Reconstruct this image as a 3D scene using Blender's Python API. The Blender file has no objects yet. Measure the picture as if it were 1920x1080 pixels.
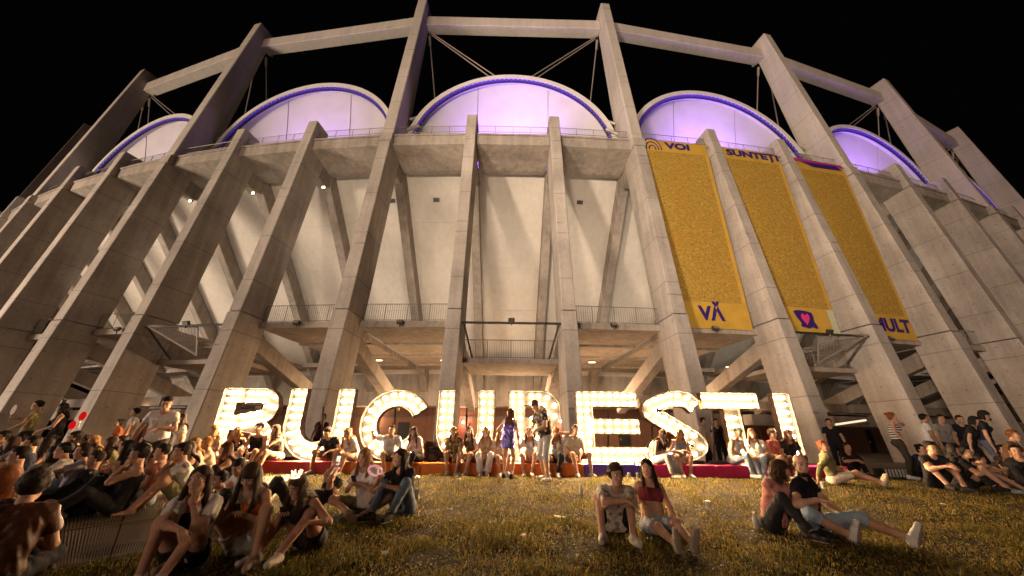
import bpy, math, random
import numpy as np
from mathutils import Matrix, Vector

random.seed(7); rng = np.random.default_rng(7)
S = bpy.context.scene
COL = S.collection
R = math.radians

# ------------------------------------------------------------------ camera
CAM_H = 0.84; FPX = 680.0; PITCH = 0.3975; ROLL = 0.0096; YAW = 0.001
_cp, _sp = math.cos(PITCH), math.sin(PITCH); _cy, _sy = math.cos(YAW), math.sin(YAW)
FW = np.array([_sy*_cp, _cy*_cp, _sp]); _rt = np.array([_cy, -_sy, 0.0]); _up = np.cross(_rt, FW)
RT = math.cos(ROLL)*_rt + math.sin(ROLL)*_up; UP = -math.sin(ROLL)*_rt + math.cos(ROLL)*_up
cd = bpy.data.cameras.new('camera'); cam = bpy.data.objects.new('camera', cd); COL.objects.link(cam)
cd.sensor_width = 36.0; cd.lens = FPX/1920*36.0; cd.clip_start = 0.05; cd.clip_end = 2000
cam.matrix_world = Matrix(((RT[0], UP[0], -FW[0], 0), (RT[1], UP[1], -FW[1], 0), (RT[2], UP[2], -FW[2], CAM_H), (0, 0, 0, 1)))
S.camera = cam

# ------------------------------------------------------------------ world: night sky
w = bpy.data.worlds.new('World'); S.world = w; w.use_nodes = True
bg = w.node_tree.nodes['Background']; bg.inputs[0].default_value = (0.55, 0.45, 0.60, 1); bg.inputs[1].default_value = 0.0016
# weak warm sun added as front fill, from the left behind the camera
sd = bpy.data.lights.new('front_fill', 'SUN'); sd.energy = 0.62; sd.angle = R(30); sd.color = (1.0, .64, .46)
so = bpy.data.objects.new('front_fill', sd); COL.objects.link(so)
so.rotation_euler = Vector((0.40, 0.85, -0.20)).to_track_quat('-Z', 'Y').to_euler()

def spot(name, loc, target, power, color, size=60, blend=.6, radius=.4):
    l = bpy.data.lights.new(name, 'SPOT'); l.energy = power; l.color = color; l.spot_size = R(size); l.spot_blend = blend
    l.shadow_soft_size = radius
    o = bpy.data.objects.new(name, l); COL.objects.link(o); o.location = loc
    o.rotation_euler = (Vector(target)-Vector(loc)).to_track_quat('-Z', 'Y').to_euler(); return o
def area(name, loc, target, power, color, sx, sy, spread=180):
    l = bpy.data.lights.new(name, 'AREA'); l.shape = 'RECTANGLE'; l.size = sx; l.size_y = sy; l.energy = power; l.color = color; l.spread = R(spread)
    o = bpy.data.objects.new(name, l); COL.objects.link(o); o.location = loc
    o.rotation_euler = (Vector(target)-Vector(loc)).to_track_quat('-Z', 'Y').to_euler(); return o
def point(name, loc, power, color, radius=.1):
    l = bpy.data.lights.new(name, 'POINT'); l.energy = power; l.color = color; l.shadow_soft_size = radius
    o = bpy.data.objects.new(name, l); COL.objects.link(o); o.location = loc; return o

# spot lamps added out of frame to wash the facade
WARM = (1.0, .79, .60)
spot('added_wash', (-50, 0, 3.5), (0, 44, 24), 62000, WARM, 92, .45, 5.0)
spot('added_wash', (-9, -22, 3.5), (3, 20, 25), 36000, WARM, 66, .6, 1.5)
spot('added_wash', (-22, -20, 3.5), (30, 22, 34), 76000, WARM, 60, .5, 1.5)

S.view_settings.view_transform = 'Standard'; S.view_settings.look = 'None'
S.view_settings.exposure = 0.0; S.view_settings.gamma = 1.0; S.view_settings.use_curve_mapping = False
S.render.engine = 'CYCLES'
S.cycles.use_denoising = True
S.cycles.max_bounces = 6; S.cycles.diffuse_bounces = 4; S.cycles.glossy_bounces = 2
S.cycles.sample_clamp_indirect = 4.0; S.cycles.caustics_reflective = False; S.cycles.caustics_refractive = False

# ------------------------------------------------------------------ helpers
def ray(x, y):
    d = FW*FPX + RT*(x-960) - UP*(y-540); return d/np.linalg.norm(d)
def gz(y):                                    # the lawn falls gently towards the camera
    return -0.06*max(0.0, 9.5-y) if y > 0 else -0.57
def at_y(px, py, Y):                          # point of the sight line at depth Y
    d = ray(px, py); return np.array([d[0]*Y/d[1], Y, d[2]*Y/d[1]+CAM_H])
def on_ground(px, py):
    d = ray(px, py); z = -.1
    for _ in range(8):
        k = (z-CAM_H)/d[2]; z = gz(d[1]*k)
    return float(d[0]*k), float(d[1]*k), float(z)

def new_obj(name, me, parent=None, loc=None):
    o = bpy.data.objects.new(name, me); COL.objects.link(o)
    if parent: o.parent = parent
    if loc is not None: o.location = loc
    return o
def tag(o, label=None, cat=None, group=None, kind=None):
    if label: o['label'] = label
    if cat: o['category'] = cat
    if group: o['group'] = group
    if kind: o['kind'] = kind
    return o
def empty(name, loc=(0, 0, 0), label=None, cat=None, group=None, rz=0):
    o = bpy.data.objects.new(name, None); COL.objects.link(o); o.location = loc; o.rotation_euler = (0, 0, rz); o.empty_display_size = .2
    return tag(o, label, cat, group)

class MB:                                     # collects verts and faces of ONE mesh
    def __init__(s): s.v = []; s.f = []; s.m = []
    def add(s, vs, fs, mi=0):
        b = len(s.v); s.v += [tuple(map(float, v)) for v in vs]; s.f += [tuple(i+b for i in f) for f in fs]; s.m += [mi]*len(fs)
    def box(s, c, d, mi=0, M=None):
        x, y, z = d[0]/2, d[1]/2, d[2]/2
        vs = [(-x,-y,-z),(x,-y,-z),(x,y,-z),(-x,y,-z),(-x,-y,z),(x,-y,z),(x,y,z),(-x,y,z)]
        if M is not None: vs = [tuple(M @ Vector(v)) for v in vs]
        s.add([(v[0]+c[0], v[1]+c[1], v[2]+c[2]) for v in vs], [(0,3,2,1),(4,5,6,7),(0,1,5,4),(1,2,6,5),(2,3,7,6),(3,0,4,7)], mi)
    def bar(s, a, b, r, n=6, mi=0, r2=None):
        a = np.array(a, float); b = np.array(b, float); d = b-a; L = np.linalg.norm(d)
        if L < 1e-9: return
        d /= L; q = np.array([0, 0, 1.]) if abs(d[2]) < .9 else np.array([1., 0, 0])
        u = np.cross(d, q); u /= np.linalg.norm(u); v = np.cross(d, u); r2 = r if r2 is None else r2
        vs = [a+r*(math.cos(t)*u+math.sin(t)*v) for t in np.arange(n)*2*math.pi/n]+[b+r2*(math.cos(t)*u+math.sin(t)*v) for t in np.arange(n)*2*math.pi/n]
        s.add(vs, [(i, (i+1) % n, n+(i+1) % n, n+i) for i in range(n)]+[tuple(range(n-1, -1, -1)), tuple(range(n, 2*n))], mi)
    def tube(s, pts, r, n=6, mi=0):
        for a, b in zip(pts[:-1], pts[1:]): s.bar(a, b, r, n, mi)
    def lathe(s, prof, c=(0, 0, 0), n=14, mi=0):
        vs = []; fs = []
        for r, z in prof: vs += [(c[0]+r*math.cos(t), c[1]+r*math.sin(t), c[2]+z) for t in np.arange(n)*2*math.pi/n]
        for k in range(len(prof)-1): fs += [(k*n+i, k*n+(i+1) % n, (k+1)*n+(i+1) % n, (k+1)*n+i) for i in range(n)]
        fs += [tuple(range(n-1, -1, -1)), tuple(range((len(prof)-1)*n, len(prof)*n))]
        s.add(vs, fs, mi)
    def mesh(s, name, mats, smooth=False):
        me = bpy.data.meshes.new(name); me.from_pydata(s.v, [], s.f)
        for m in (mats if isinstance(mats, (list, tuple)) else [mats]): me.materials.append(m)
        if any(s.m): me.polygons.foreach_set('material_index', s.m)
        if smooth: me.polygons.foreach_set('use_smooth', [True]*len(s.f))
        me.update(); return me
    def build(s, name, mats, parent=None, loc=None, smooth=False):
        return new_obj(name, s.mesh(name, mats, smooth), parent, loc)

# ------------------------------------------------------------------ materials
def mat(name, col, rough=.7, metal=0., spec=.4, noise=0., nscale=4., bump=0., bscale=30., emit=None, estr=0., col2=None, stretch=None, coat=0.):
    m = bpy.data.materials.new(name); m.use_nodes = True; nt = m.node_tree; b = nt.nodes['Principled BSDF']
    b.inputs['Base Color'].default_value = (*col, 1); b.inputs['Roughness'].default_value = rough; b.inputs['Metallic'].default_value = metal
    b.inputs['Specular IOR Level'].default_value = spec
    if coat: b.inputs['Coat Weight'].default_value = coat
    if emit: b.inputs['Emission Color'].default_value = (*emit, 1); b.inputs['Emission Strength'].default_value = estr
    N = nt.nodes.new; L = nt.links.new
    if noise or bump: 
        tc = N('ShaderNodeTexCoord'); src = tc.outputs['Object']
        if stretch:
            mp = N('ShaderNodeMapping'); mp.inputs['Scale'].default_value = stretch; L(src, mp.inputs[0]); src = mp.outputs[0]
    if noise:
        n = N('ShaderNodeTexNoise'); n.inputs['Scale'].default_value = nscale; n.inputs['Detail'].default_value = 6; L(src, n.inputs[0])
        mx = N('ShaderNodeMix'); mx.data_type = 'RGBA'
        c2 = col2 or tuple(max(0, c*(1-noise)) for c in col); c1 = tuple(min(1, c*(1+noise*.5)) for c in col) if not col2 else col
        mx.inputs[6].default_value = (*c2, 1); mx.inputs[7].default_value = (*c1, 1)
        cr = N('ShaderNodeMapRange'); cr.inputs[1].default_value = .35; cr.inputs[2].default_value = .65; L(n.outputs[0], cr.inputs[0]); L(cr.outputs[0], mx.inputs[0])
        L(mx.outputs[2], b.inputs['Base Color'])
    if bump:
        n2 = N('ShaderNodeTexNoise'); n2.inputs['Scale'].default_value = bscale; n2.inputs['Detail'].default_value = 4; L(src, n2.inputs[0])
        bp = N('ShaderNodeBump'); bp.inputs['Strength'].default_value = bump; bp.inputs['Distance'].default_value = .02; L(n2.outputs[0], bp.inputs['Height']); L(bp.outputs[0], b.inputs['Normal'])
    return m

def concrete(name, col, dark=.55, scale=.5, joints=False):
    """board-marked concrete: cloudy tone, rain streaks, pores"""
    m = bpy.data.materials.new(name); m.use_nodes = True; nt = m.node_tree; b = nt.nodes['Principled BSDF']; N = nt.nodes.new; L = nt.links.new
    b.inputs['Roughness'].default_value = .85; b.inputs['Specular IOR Level'].default_value = .25
    tc = N('ShaderNodeTexCoord')
    n1 = N('ShaderNodeTexNoise'); n1.inputs['Scale'].default_value = scale; n1.inputs['Detail'].default_value = 8; n1.inputs['Roughness'].default_value = .65; L(tc.outputs['Object'], n1.inputs[0])
    mp = N('ShaderNodeMapping'); mp.inputs['Scale'].default_value = (2.2, 2.2, .12); L(tc.outputs['Object'], mp.inputs[0])
    n2 = N('ShaderNodeTexNoise'); n2.inputs['Scale'].default_value = 1.3; n2.inputs['Detail'].default_value = 5; L(mp.outputs[0], n2.inputs[0])
    n3 = N('ShaderNodeTexNoise'); n3.inputs['Scale'].default_value = 9; n3.inputs['Detail'].default_value = 5; L(tc.outputs['Object'], n3.inputs[0])
    a1 = N('ShaderNodeMath'); a1.operation = 'MULTIPLY_ADD'; a1.inputs[1].default_value = .55; L(n1.outputs[0], a1.inputs[0])
    a2 = N('ShaderNodeMath'); a2.operation = 'MULTIPLY'; a2.inputs[1].default_value = .35; L(n2.outputs[0], a2.inputs[0]); L(a2.outputs[0], a1.inputs[2])
    a3 = N('ShaderNodeMath'); a3.operation = 'MULTIPLY_ADD'; a3.inputs[1].default_value = .22; L(n3.outputs[0], a3.inputs[0]); L(a1.outputs[0], a3.inputs[2])
    mr = N('ShaderNodeMapRange'); mr.inputs[1].default_value = .42; mr.inputs[2].default_value = .70; L(a3.outputs[0], mr.inputs[0])
    mx = N('ShaderNodeMix'); mx.data_type = 'RGBA'; mx.inputs[6].default_value = (*(c*dark for c in col), 1); mx.inputs[7].default_value = (*col, 1)
    L(mr.outputs[0], mx.inputs[0]); L(mx.outputs[2], b.inputs['Base Color'])
    if joints:                                                    # pour joints and form tie holes
        sp = N('ShaderNodeSeparateXYZ'); L(tc.outputs['Object'], sp.inputs[0])
        def mth(op, a, bb, clamp=False):
            q = N('ShaderNodeMath'); q.operation = op; q.use_clamp = clamp
            for k, v in enumerate((a, bb)):
                if isinstance(v, (int, float)): q.inputs[k].default_value = v
                elif v is not None: L(v, q.inputs[k])
            return q.outputs[0]
        ln = mth('LESS_THAN', mth('FRACT', mth('MULTIPLY', sp.outputs[2], .36), None), .016)
        vz = mth('ABSOLUTE', mth('SUBTRACT', mth('FRACT', mth('MULTIPLY', sp.outputs[2], .72), None), .5), None)
        vy = mth('ABSOLUTE', mth('SUBTRACT', mth('FRACT', mth('MULTIPLY', sp.outputs[1], 1.1), None), .5), None)
        ht = mth('LESS_THAN', mth('ADD', mth('MULTIPLY', mth('MULTIPLY', vz, vz), 2.0), mth('MULTIPLY', vy, vy)), .0022)
        k_ = mth('MULTIPLY', mth('MAXIMUM', ln, ht), .55)
        m3 = N('ShaderNodeMix'); m3.data_type = 'RGBA'; m3.inputs[7].default_value = (*(c*.25 for c in col), 1); L(k_, m3.inputs[0]); L(mx.outputs[2], m3.inputs[6]); L(m3.outputs[2], b.inputs['Base Color'])
    bp = N('ShaderNodeBump'); bp.inputs['Strength'].default_value = .35; bp.inputs['Distance'].default_value = .03; L(n3.outputs[0], bp.inputs['Height']); L(bp.outputs[0], b.inputs['Normal'])
    return m

M = {}
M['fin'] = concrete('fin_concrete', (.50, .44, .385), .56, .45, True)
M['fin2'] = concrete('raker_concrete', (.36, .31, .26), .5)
M['slab'] = concrete('slab_concrete', (.44, .38, .32), .5, .5)
M['mast'] = concrete('mast_paint', (.56, .50, .44), .74, .35, True)
M['bowl'] = concrete('bowl_concrete', (.60, .55, .48), .80, .35)
M['dark_wall'] = concrete('service_wall', (.20, .10, .065), .6)
M['grey_conc'] = concrete('seat_block', (.34, .31, .28), .65, 1.5)
M['steel'] = mat('dark_steel', (.10, .09, .085), .5, .6, noise=.3)
M['rail'] = mat('rail_steel', (.20, .175, .15), .5, .3)
M['cable'] = mat('galvanised_cable', (.38, .33, .29), .45, .5)
M['membrane'] = mat('white_membrane', (.58, .55, .55), .6, noise=.06, nscale=.7)
M['rim'] = mat('rim_white', (.70, .66, .60), .5, noise=.08, nscale=2)
M['violet_led'] = mat('violet_led', (.1, .05, .4), .4, emit=(.08, .035, 1.0), estr=.10)
M['led_body'] = mat('led_body', (.02, .015, .07), .6)
M['black'] = mat('black_opening', (.012, .011, .011), .6)
M['door'] = mat('dark_red_door', (.16, .045, .03), .5, noise=.2)
M['lampglass'] = mat('lamp_glass', (.9, .85, .7), .3, emit=(1, .72, .42), estr=18)
M['tubeglass'] = mat('tube_glass', (.9, .9, .8), .3, emit=(1, .78, .5), estr=1.0)
# ------------------------------------------------------------------ stadium frames along the curved facade
SP = 5.5; CURV = 1/111.4676; PH = -0.0107; K1 = -0.4467e-4; CX = -2.7289; DY = 15.6877
def frame(i):
    s = i*SP; t = np.linspace(0, s, 120); th = PH + t*CURV + K1*t*t/2
    return np.array([CX+np.trapz(np.cos(th), t), DY+np.trapz(np.sin(th), t)]), th[-1]
FR = {}
def P(i, t, dr, z):
    if i not in FR: FR[i] = frame(i)
    o, th = FR[i]; return (o[0]+t*math.cos(th)-dr*math.sin(th), o[1]+t*math.sin(th)+dr*math.cos(th), z)
def sweep(mb, poly, iA, tA, iB, tB, mi=0, caps=True):          # profile (dr, z) swept from one frame to another
    n = len(poly); vs = [P(iA, tA, *q) for q in poly]+[P(iB, tB, *q) for q in poly]
    fs = [(k, (k+1) % n, n+(k+1) % n, n+k) for k in range(n)]
    if caps: fs += [tuple(range(n-1, -1, -1)), tuple(range(n, 2*n))]
    mb.add(vs, fs, mi)
def prism(poly, i, wd, t0=0):
    mb = MB(); sweep(mb, poly, i, t0-wd/2, i, t0+wd/2); return mb
def bevel(o, wd=.03, seg=1):
    b = o.modifiers.new('bevel', 'BEVEL'); b.width = wd; b.segments = seg; b.limit_method = 'ANGLE'; b.angle_limit = R(40); return o

I0, I1 = -10, 14
stadium = empty('stadium', (0, 24, 0), 'concrete football stadium with slanted ribs and white arched roof gables behind the lit letters', 'stadium')
STO = Vector((0, 24, 0))
def part(mb, name, m, parent=None, smooth=False):
    o = mb.build(name, m, parent or stadium, smooth=smooth)
    if parent is None or parent is stadium: o.location = -STO
    return o
LEAN = .0928; FD = 1.8
def fo(z): return LEAN*z
for i in range(I0, I1+1):
    is_mast = (i+1) % 3 == 0
    wd = .72 if is_mast else .66
    f = part(prism([(fo(6.62), 6.62), (fo(18.28), 18.28), (fo(18.28)+FD, 18.28), (fo(6.62)+FD, 6.62)], i, wd), 'fin', M['fin']); bevel(f)
    lo = prism([(fo(-.4)-.03, -.4), (fo(6.57)-.03, 6.57), (fo(6.57)+FD+.03, 6.57), (fo(-.4)+FD+.03, -.4)], i, wd+.05).build('fin_foot', M['fin'], f); bevel(lo)
    if is_mast:
        b = prism([(fo(18.32), 18.32), (fo(19.0), 19.0), (fo(19.0)+2.1, 19.0), (fo(18.32)+2.1, 18.32)], i, wd+.08).build('mast_shoe', M['fin'], f)
        q = [(.0978*z+(.1 if k else 0), z) for k, z in enumerate((19.02, 36.3))]
        m = part(prism([(.0978*19.03, 19.03), (.0978*36.3, 36.3), (.0978*36.3+1.45, 36.3), (.0978*19.03+2.15, 19.03)], i, .78), 'mast', M['mast']); bevel(m, .05)
        mb = MB()                                            # anchor plates of the cables
        for sgn in (-1, 1):
            c = P(i, sgn*.45, 4.9, 34.0); mb.bar(c, P(i, sgn*.95, 5.0, 33.6), .14, 6)
            mb.bar(P(i, sgn*.4, 3.9, 22.4), P(i, sgn*1.2, 4.0, 22.8), .13, 6); mb.bar(P(i, sgn*.4, 3.7, 21.2), P(i, sgn*1.2, 3.8, 21.7), .13, 6)
        mb.build('anchor', M['cable'], m, (0, 0, 0))
    else:
        h = prism([(fo(18.32), 18.32), (fo(20.6), 20.6), (fo(20.6)+1.25, 20.6), (fo(18.32)+1.6, 18.32)], i, wd-.02).build('fin_head', M['fin'], f); bevel(h)
    # raker beam under the stand
    A = np.array([4.2, 17.75]); B = np.array([15.6, 4.5]); d = (B-A)/np.linalg.norm(B-A); nrm = np.array([-d[1], d[0]])
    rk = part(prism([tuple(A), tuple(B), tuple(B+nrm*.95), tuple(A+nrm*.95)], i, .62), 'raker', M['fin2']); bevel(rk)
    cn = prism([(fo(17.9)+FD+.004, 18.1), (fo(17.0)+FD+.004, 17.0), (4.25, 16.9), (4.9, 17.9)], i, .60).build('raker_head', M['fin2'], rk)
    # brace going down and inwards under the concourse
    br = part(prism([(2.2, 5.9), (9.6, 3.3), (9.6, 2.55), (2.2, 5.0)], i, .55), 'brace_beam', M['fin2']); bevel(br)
    if i < I1:
        # ring beam (upper gangway)
        j = i+1; hw = .345
        rb = part((lambda mb: (sweep(mb, [(2.1, 18.25), (2.1, 18.97), (4.6, 18.97), (4.6, 18.0), (4.2, 17.95)], i, hw, j, -hw), mb)[1])(MB()), 'ring_beam', M['slab'])
        mb = MB(); sweep(mb, [(2.03, 18.98), (2.03, 19.10), (2.6, 19.10), (2.6, 18.98)], i, hw, j, -hw); mb.build('coping', M['slab'], rb)
        mb = MB()
        nb = 44 if -5 <= i <= 6 else 20
        for z in (20.05, 19.55): mb.bar(P(i, hw, 2.35, z), P(j, -hw, 2.35, z), .022, 4)
        a = np.array(P(i, hw, 2.35, 0)); b = np.array(P(j, -hw, 2.35, 0))
        for k in range(nb+1):
            q = a+(b-a)*k/nb; mb.bar(q+[0, 0, 19.1], q+[0, 0, 20.05], .008 if k % 11 else .022, 4)
        tag(mb.build('railing', M['rail'], rb), kind='stuff')
        # underside of the stand, in precast strips
        nseg = 5
        for k in range(nseg):
            a_ = A+(B-A)*(k/nseg)+nrm*.97+d*.004; b_ = A+(B-A)*((k+1)/nseg)+nrm*.97-d*.004
            lift = nrm*(0.0 if k % 2 else .008)
            part((lambda mb: (sweep(mb, [tuple(a_+lift), tuple(b_+lift), tuple(b_+nrm*.2), tuple(a_+nrm*.2)], i, 0, j, 0), mb)[1])(MB()), 'stand_panel', M['bowl'])
        # concourse slab: every third bay is open above a lower landing
        low = i % 3 == 0
        if not low:
            sl = part((lambda mb: (sweep(mb, [(2.0, 6.10), (2.0, 6.42), (14, 6.42), (14, 6.10)], i, .36, j, -.36), mb)[1])(MB()), 'balcony', M['slab'])
            zt = 6.42
            for k in range(1, 4):                             # joints of the soffit
                mb = MB(); sweep(mb, [(2+k*3.2, 5.98), (2+k*3.2, 6.098), (2.35+k*3.2, 6.098), (2.35+k*3.2, 5.98)], i, .36, j, -.36); mb.build('soffit_rib', M['slab'], sl)
        else:
            sl = part((lambda mb: (sweep(mb, [(2.0, 4.30), (2.0, 4.52), (5.6, 4.52), (5.6, 4.30)], i, .36, j, -.36), mb)[1])(MB()), 'landing', M['slab'])
            part((lambda mb: (sweep(mb, [(12.5, 6.10), (12.5, 6.42), (15.5, 6.42), (15.5, 6.10)], i, .36, j, -.36), mb)[1])(MB()), 'balcony', M['slab'])
            zt = 4.52
            mb = MB()                                         # steel frame with a lamp bar across the open bay
            mb.bar(P(i, .34, .9, 6.0), P(j, -.34, .9, 6.0), .06, 6)
            for (ii, tt) in ((i, .45), (j, -.45)): mb.bar(P(ii, tt, .9, 6.0), P(ii, tt+(.35 if tt > 0 else -.35), 2.4, 4.5), .05, 6)
            mb.build('lamp_frame', M['steel'], sl)
            if i in (-3, 3):                                  # inclined mesh guard of the stair
                mb = MB(); sg = 1 if i == 3 else -1
                ii, tt = (j, -.5) if i == 3 else (i, .5)
                A3 = np.array(P(ii, tt, .8, 6.05)); B3 = np.array(P(ii, tt-sg*2.6, 1.2, 6.0)); C3 = np.array(P(ii, tt-sg*2.3, 1.9, 4.7))
                for a, b in ((A3, B3), (B3, C3), (C3, A3)): mb.bar(a, b, .05, 5)
                for k in range(1, 16):
                    u = k/16; mb.bar(A3+(B3-A3)*u, A3+(C3-A3)*u, .014, 4); mb.bar(B3+(A3-B3)*u, B3+(C3-B3)*u, .014, 4)
                mb.build('stair_mesh', M['cable'], sl)
        mb = MB(); a = np.array(P(i, .36, 2.1, 0)); b = np.array(P(j, -.36, 2.1, 0)); nb = 40 if -5 <= i <= 6 else 18
        mb.bar(P(i, .36, 2.1, zt+.95), P(j, -.36, 2.1, zt+.95), .02, 4); mb.bar(P(i, .36, 2.1, zt+.08), P(j, -.36, 2.1, zt+.08), .015, 4)
        for k in range(nb+1):
            q = a+(b-a)*k/nb; mb.bar(q+[0, 0, zt], q+[0, 0, zt+.95], .008 if k % 10 else .02, 4)
        tag(mb.build('railing', M['rail'], sl), kind='stuff')
        # fascia and service wall deep under the stand
        part((lambda mb: (sweep(mb, [(15.6, 3.4), (15.6, 6.3), (16.0, 6.3), (16.0, 3.4)], i, 0, j, 0), mb)[1])(MB()), 'inner_beam', M['slab'])
        wl = part((lambda mb: (sweep(mb, [(17.5, -.1), (17.5, 3.6), (17.8, 3.6), (17.8, -.1)], i, 0, j, 0), mb)[1])(MB()), 'service_wall', M['dark_wall'])
        part((lambda mb: (sweep(mb, [(15.9, 3.42), (15.9, 3.6), (17.6, 3.6), (17.6, 3.42)], i, 0, j, 0), mb)[1])(MB()), 'inner_soffit', M['slab'])
        mb = MB(); sweep(mb, [(17.42, 0), (17.42, 2.2), (17.49, 2.2), (17.49, 0)], i, 1.6+(i % 3)*.5, i, 2.6+(i % 3)*.5); dr_ = mb.build('door', M['door'] if i % 2 else M['black'], wl)
        mb = MB(); sweep(mb, [(17.38, .9), (17.38, 1.1), (17.415, 1.1), (17.415, .9)], i, 1.7+(i % 3)*.5, i, 1.76+(i % 3)*.5); mb.build('handle', M['cable'], dr_)
        mb = MB(); sweep(mb, [(17.40, 2.6), (17.40, 2.75), (17.49, 2.75), (17.49, 2.6)], i, .2, j, -.2); mb.build('cable_tray', M['steel'], wl)
        if i >= 2 or i <= -3:                                 # lower tie beams, seen in the dark bays at both ends
            for z, dr0 in ((1.75, 4.6), (2.75, 7.2)):
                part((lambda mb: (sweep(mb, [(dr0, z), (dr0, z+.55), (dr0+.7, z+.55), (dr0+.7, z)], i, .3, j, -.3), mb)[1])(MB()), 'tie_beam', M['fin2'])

# arched membrane gables between the masts, with the compression ring above them
def gable(i0):
    ic = i0+1.5
    RR = 7.35; zc = 19.6; drm = 4.3
    n = 40; mb = MB()
    def pt(r, a, dr): return P(ic, r*math.cos(a), dr, zc+r*math.sin(a))
    # rim: swept box
    prof = [(RR-.02, drm-.25), (RR+.33, drm-.25), (RR+.33, drm+.45), (RR-.02, drm+.45)]
    ring = []
    for k in range(n+1):
        a = math.pi*k/n
        ring.append([pt(r, a, dr) for r, dr in prof])
    vs = [v for r_ in ring for v in r_]; fs = []
    for k in range(n):
        for q in range(4): fs.append((k*4+q, k*4+(q+1) % 4, (k+1)*4+(q+1) % 4, (k+1)*4+q))
    mb.add(vs, fs)
    # membrane: shell sagging inwards behind the rim
    ms = MB(); nr = 14; vs = []; fs = []
    for jn in range(nr+1):
        u = jn/nr
        for k in range(n+1):
            a = math.pi*k/n; r = RR*(1-u)+.01
            vs.append(pt(r, a, drm+.35+1.5*math.sin(u*math.pi/2)))
    for jn in range(nr):
        for k in range(n): fs.append((jn*(n+1)+k, jn*(n+1)+k+1, (jn+1)*(n+1)+k+1, (jn+1)*(n+1)+k))
    ms.add(vs, fs)
    g = part(ms, 'membrane_gable', M['membrane'], smooth=True)
    mb.build('rim', M['rim'], g, smooth=False)
    # seams
    for aa in (R(68), R(112)):
        sm = MB(); pts = []
        x0 = RR*math.cos(aa)
        for k in range(9):
            zz = RR*math.sin(aa)*(1-k/8); r = math.hypot(x0, zz); u = 1-r/RR; an = math.atan2(zz, x0)
            pts.append(pt(r, an, drm+.33+1.5*math.sin(max(0, u)*math.pi/2)))
        sm.tube(pts, .022, 4); sm.build('seam_cable', M['cable'], g)
    # led strip under the rim, broken into short bars
    ld = MB(); lb = MB(); m = 64
    for k in range(m):
        a0 = math.pi*(k+.10)/m; a1 = math.pi*(k+.86)/m
        for mbx, r0, r1, d0, d1, c0, c1 in ((ld, RR-.18, RR-.07, drm-.2, drm-.1, a0, a1), (lb, RR-.21, RR-.03, drm-.09, drm+.05, math.pi*k/m, math.pi*(k+1)/m)):
            v = [pt(r, a, dd) for dd in (d0, d1) for r, a in ((r0, c0), (r1, c0), (r1, c1), (r0, c1))]
            mbx.add(v, [(0, 1, 2, 3), (7, 6, 5, 4), (0, 4, 5, 1), (1, 5, 6, 2), (2, 6, 7, 3), (3, 7, 4, 0)])
    tag(ld.build('light_bar', M['violet_led'], g), kind='stuff'); lb.build('light_channel', M['led_body'], g)
    # roof shell behind
    rf = MB(); vs = []; fs = []
    for jn, dr in enumerate((drm+.5, drm+9)):
        for k in range(n+1): vs.append(pt(RR+.2-(.0 if jn == 0 else 2.2), math.pi*k/n, dr))
    for k in range(n): fs.append((k, k+1, n+2+k, n+1+k))
    rf.add(vs, fs); rf.build('roof_shell', M['membrane'], g, smooth=True)
    # compression ring girder
    gd = MB(); sweep(gd, [(4.2, 33.85), (4.2, 34.95), (5.1, 34.95), (5.1, 33.85)], i0, .4, i0+3, -.4)
    bevel(part(gd, 'ring_girder', M['mast']), .04)
    # crossed pairs of stay cables and the hangers of the roof
    for s0, s1 in () if i0 % 2 == 0 else (((i0, .7), (i0+3, -.7)), ((i0+3, -.7), (i0, .7))):
        for off in (0, .55):
            c = MB(); c.bar(P(s0[0], s0[1], 4.9, 33.7-off*.4), P(s1[0], s1[1], 6.4+off*.3, 22.6-off*1.6), .05, 6); part(c, 'stay_cable', M['cable'])
    for ii, tt in ((i0, .55), (i0+3, -.55)):
        c = MB(); c.bar(P(ii, tt, 4.9, 33.3), P(ii, tt*2.4, 6.4, 26.5), .05, 6); c.bar(P(ii, tt, 4.9, 33.3), P(ii, tt*1.14, 5.1, 32.4), .11, 6); part(c, 'hanger_cable', M['cable'])
for i0 in (-10, -7, -4, -1, 2, 5, 8, 11): gable(i0)

# violet uplights on the gangway in front of the gables
VI = (.30, .12, 1.0)
for i0, pw, fx in ((-7, 70, .0), (-4, 330, .0), (-1, 900, -.5), (2, 900, -1.5), (5, 800, -1.5), (8, 500, -1), (11, 100, 0)):
    p = P(i0+1.5, fx, 3.5, 19.05); t = P(i0+1.5, fx*.6, 5.6, 21.5); pw *= .62
    area('violet_uplight', p, t, pw, VI, 5.5, .3, 110)
    area('violet_uplight', P(i0+1.5, 0, 3.2, 19.05), P(i0+1.5, 0, 5.2, 24), pw*.30, (.60, .34, .98), 6, .4, 90)

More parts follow.
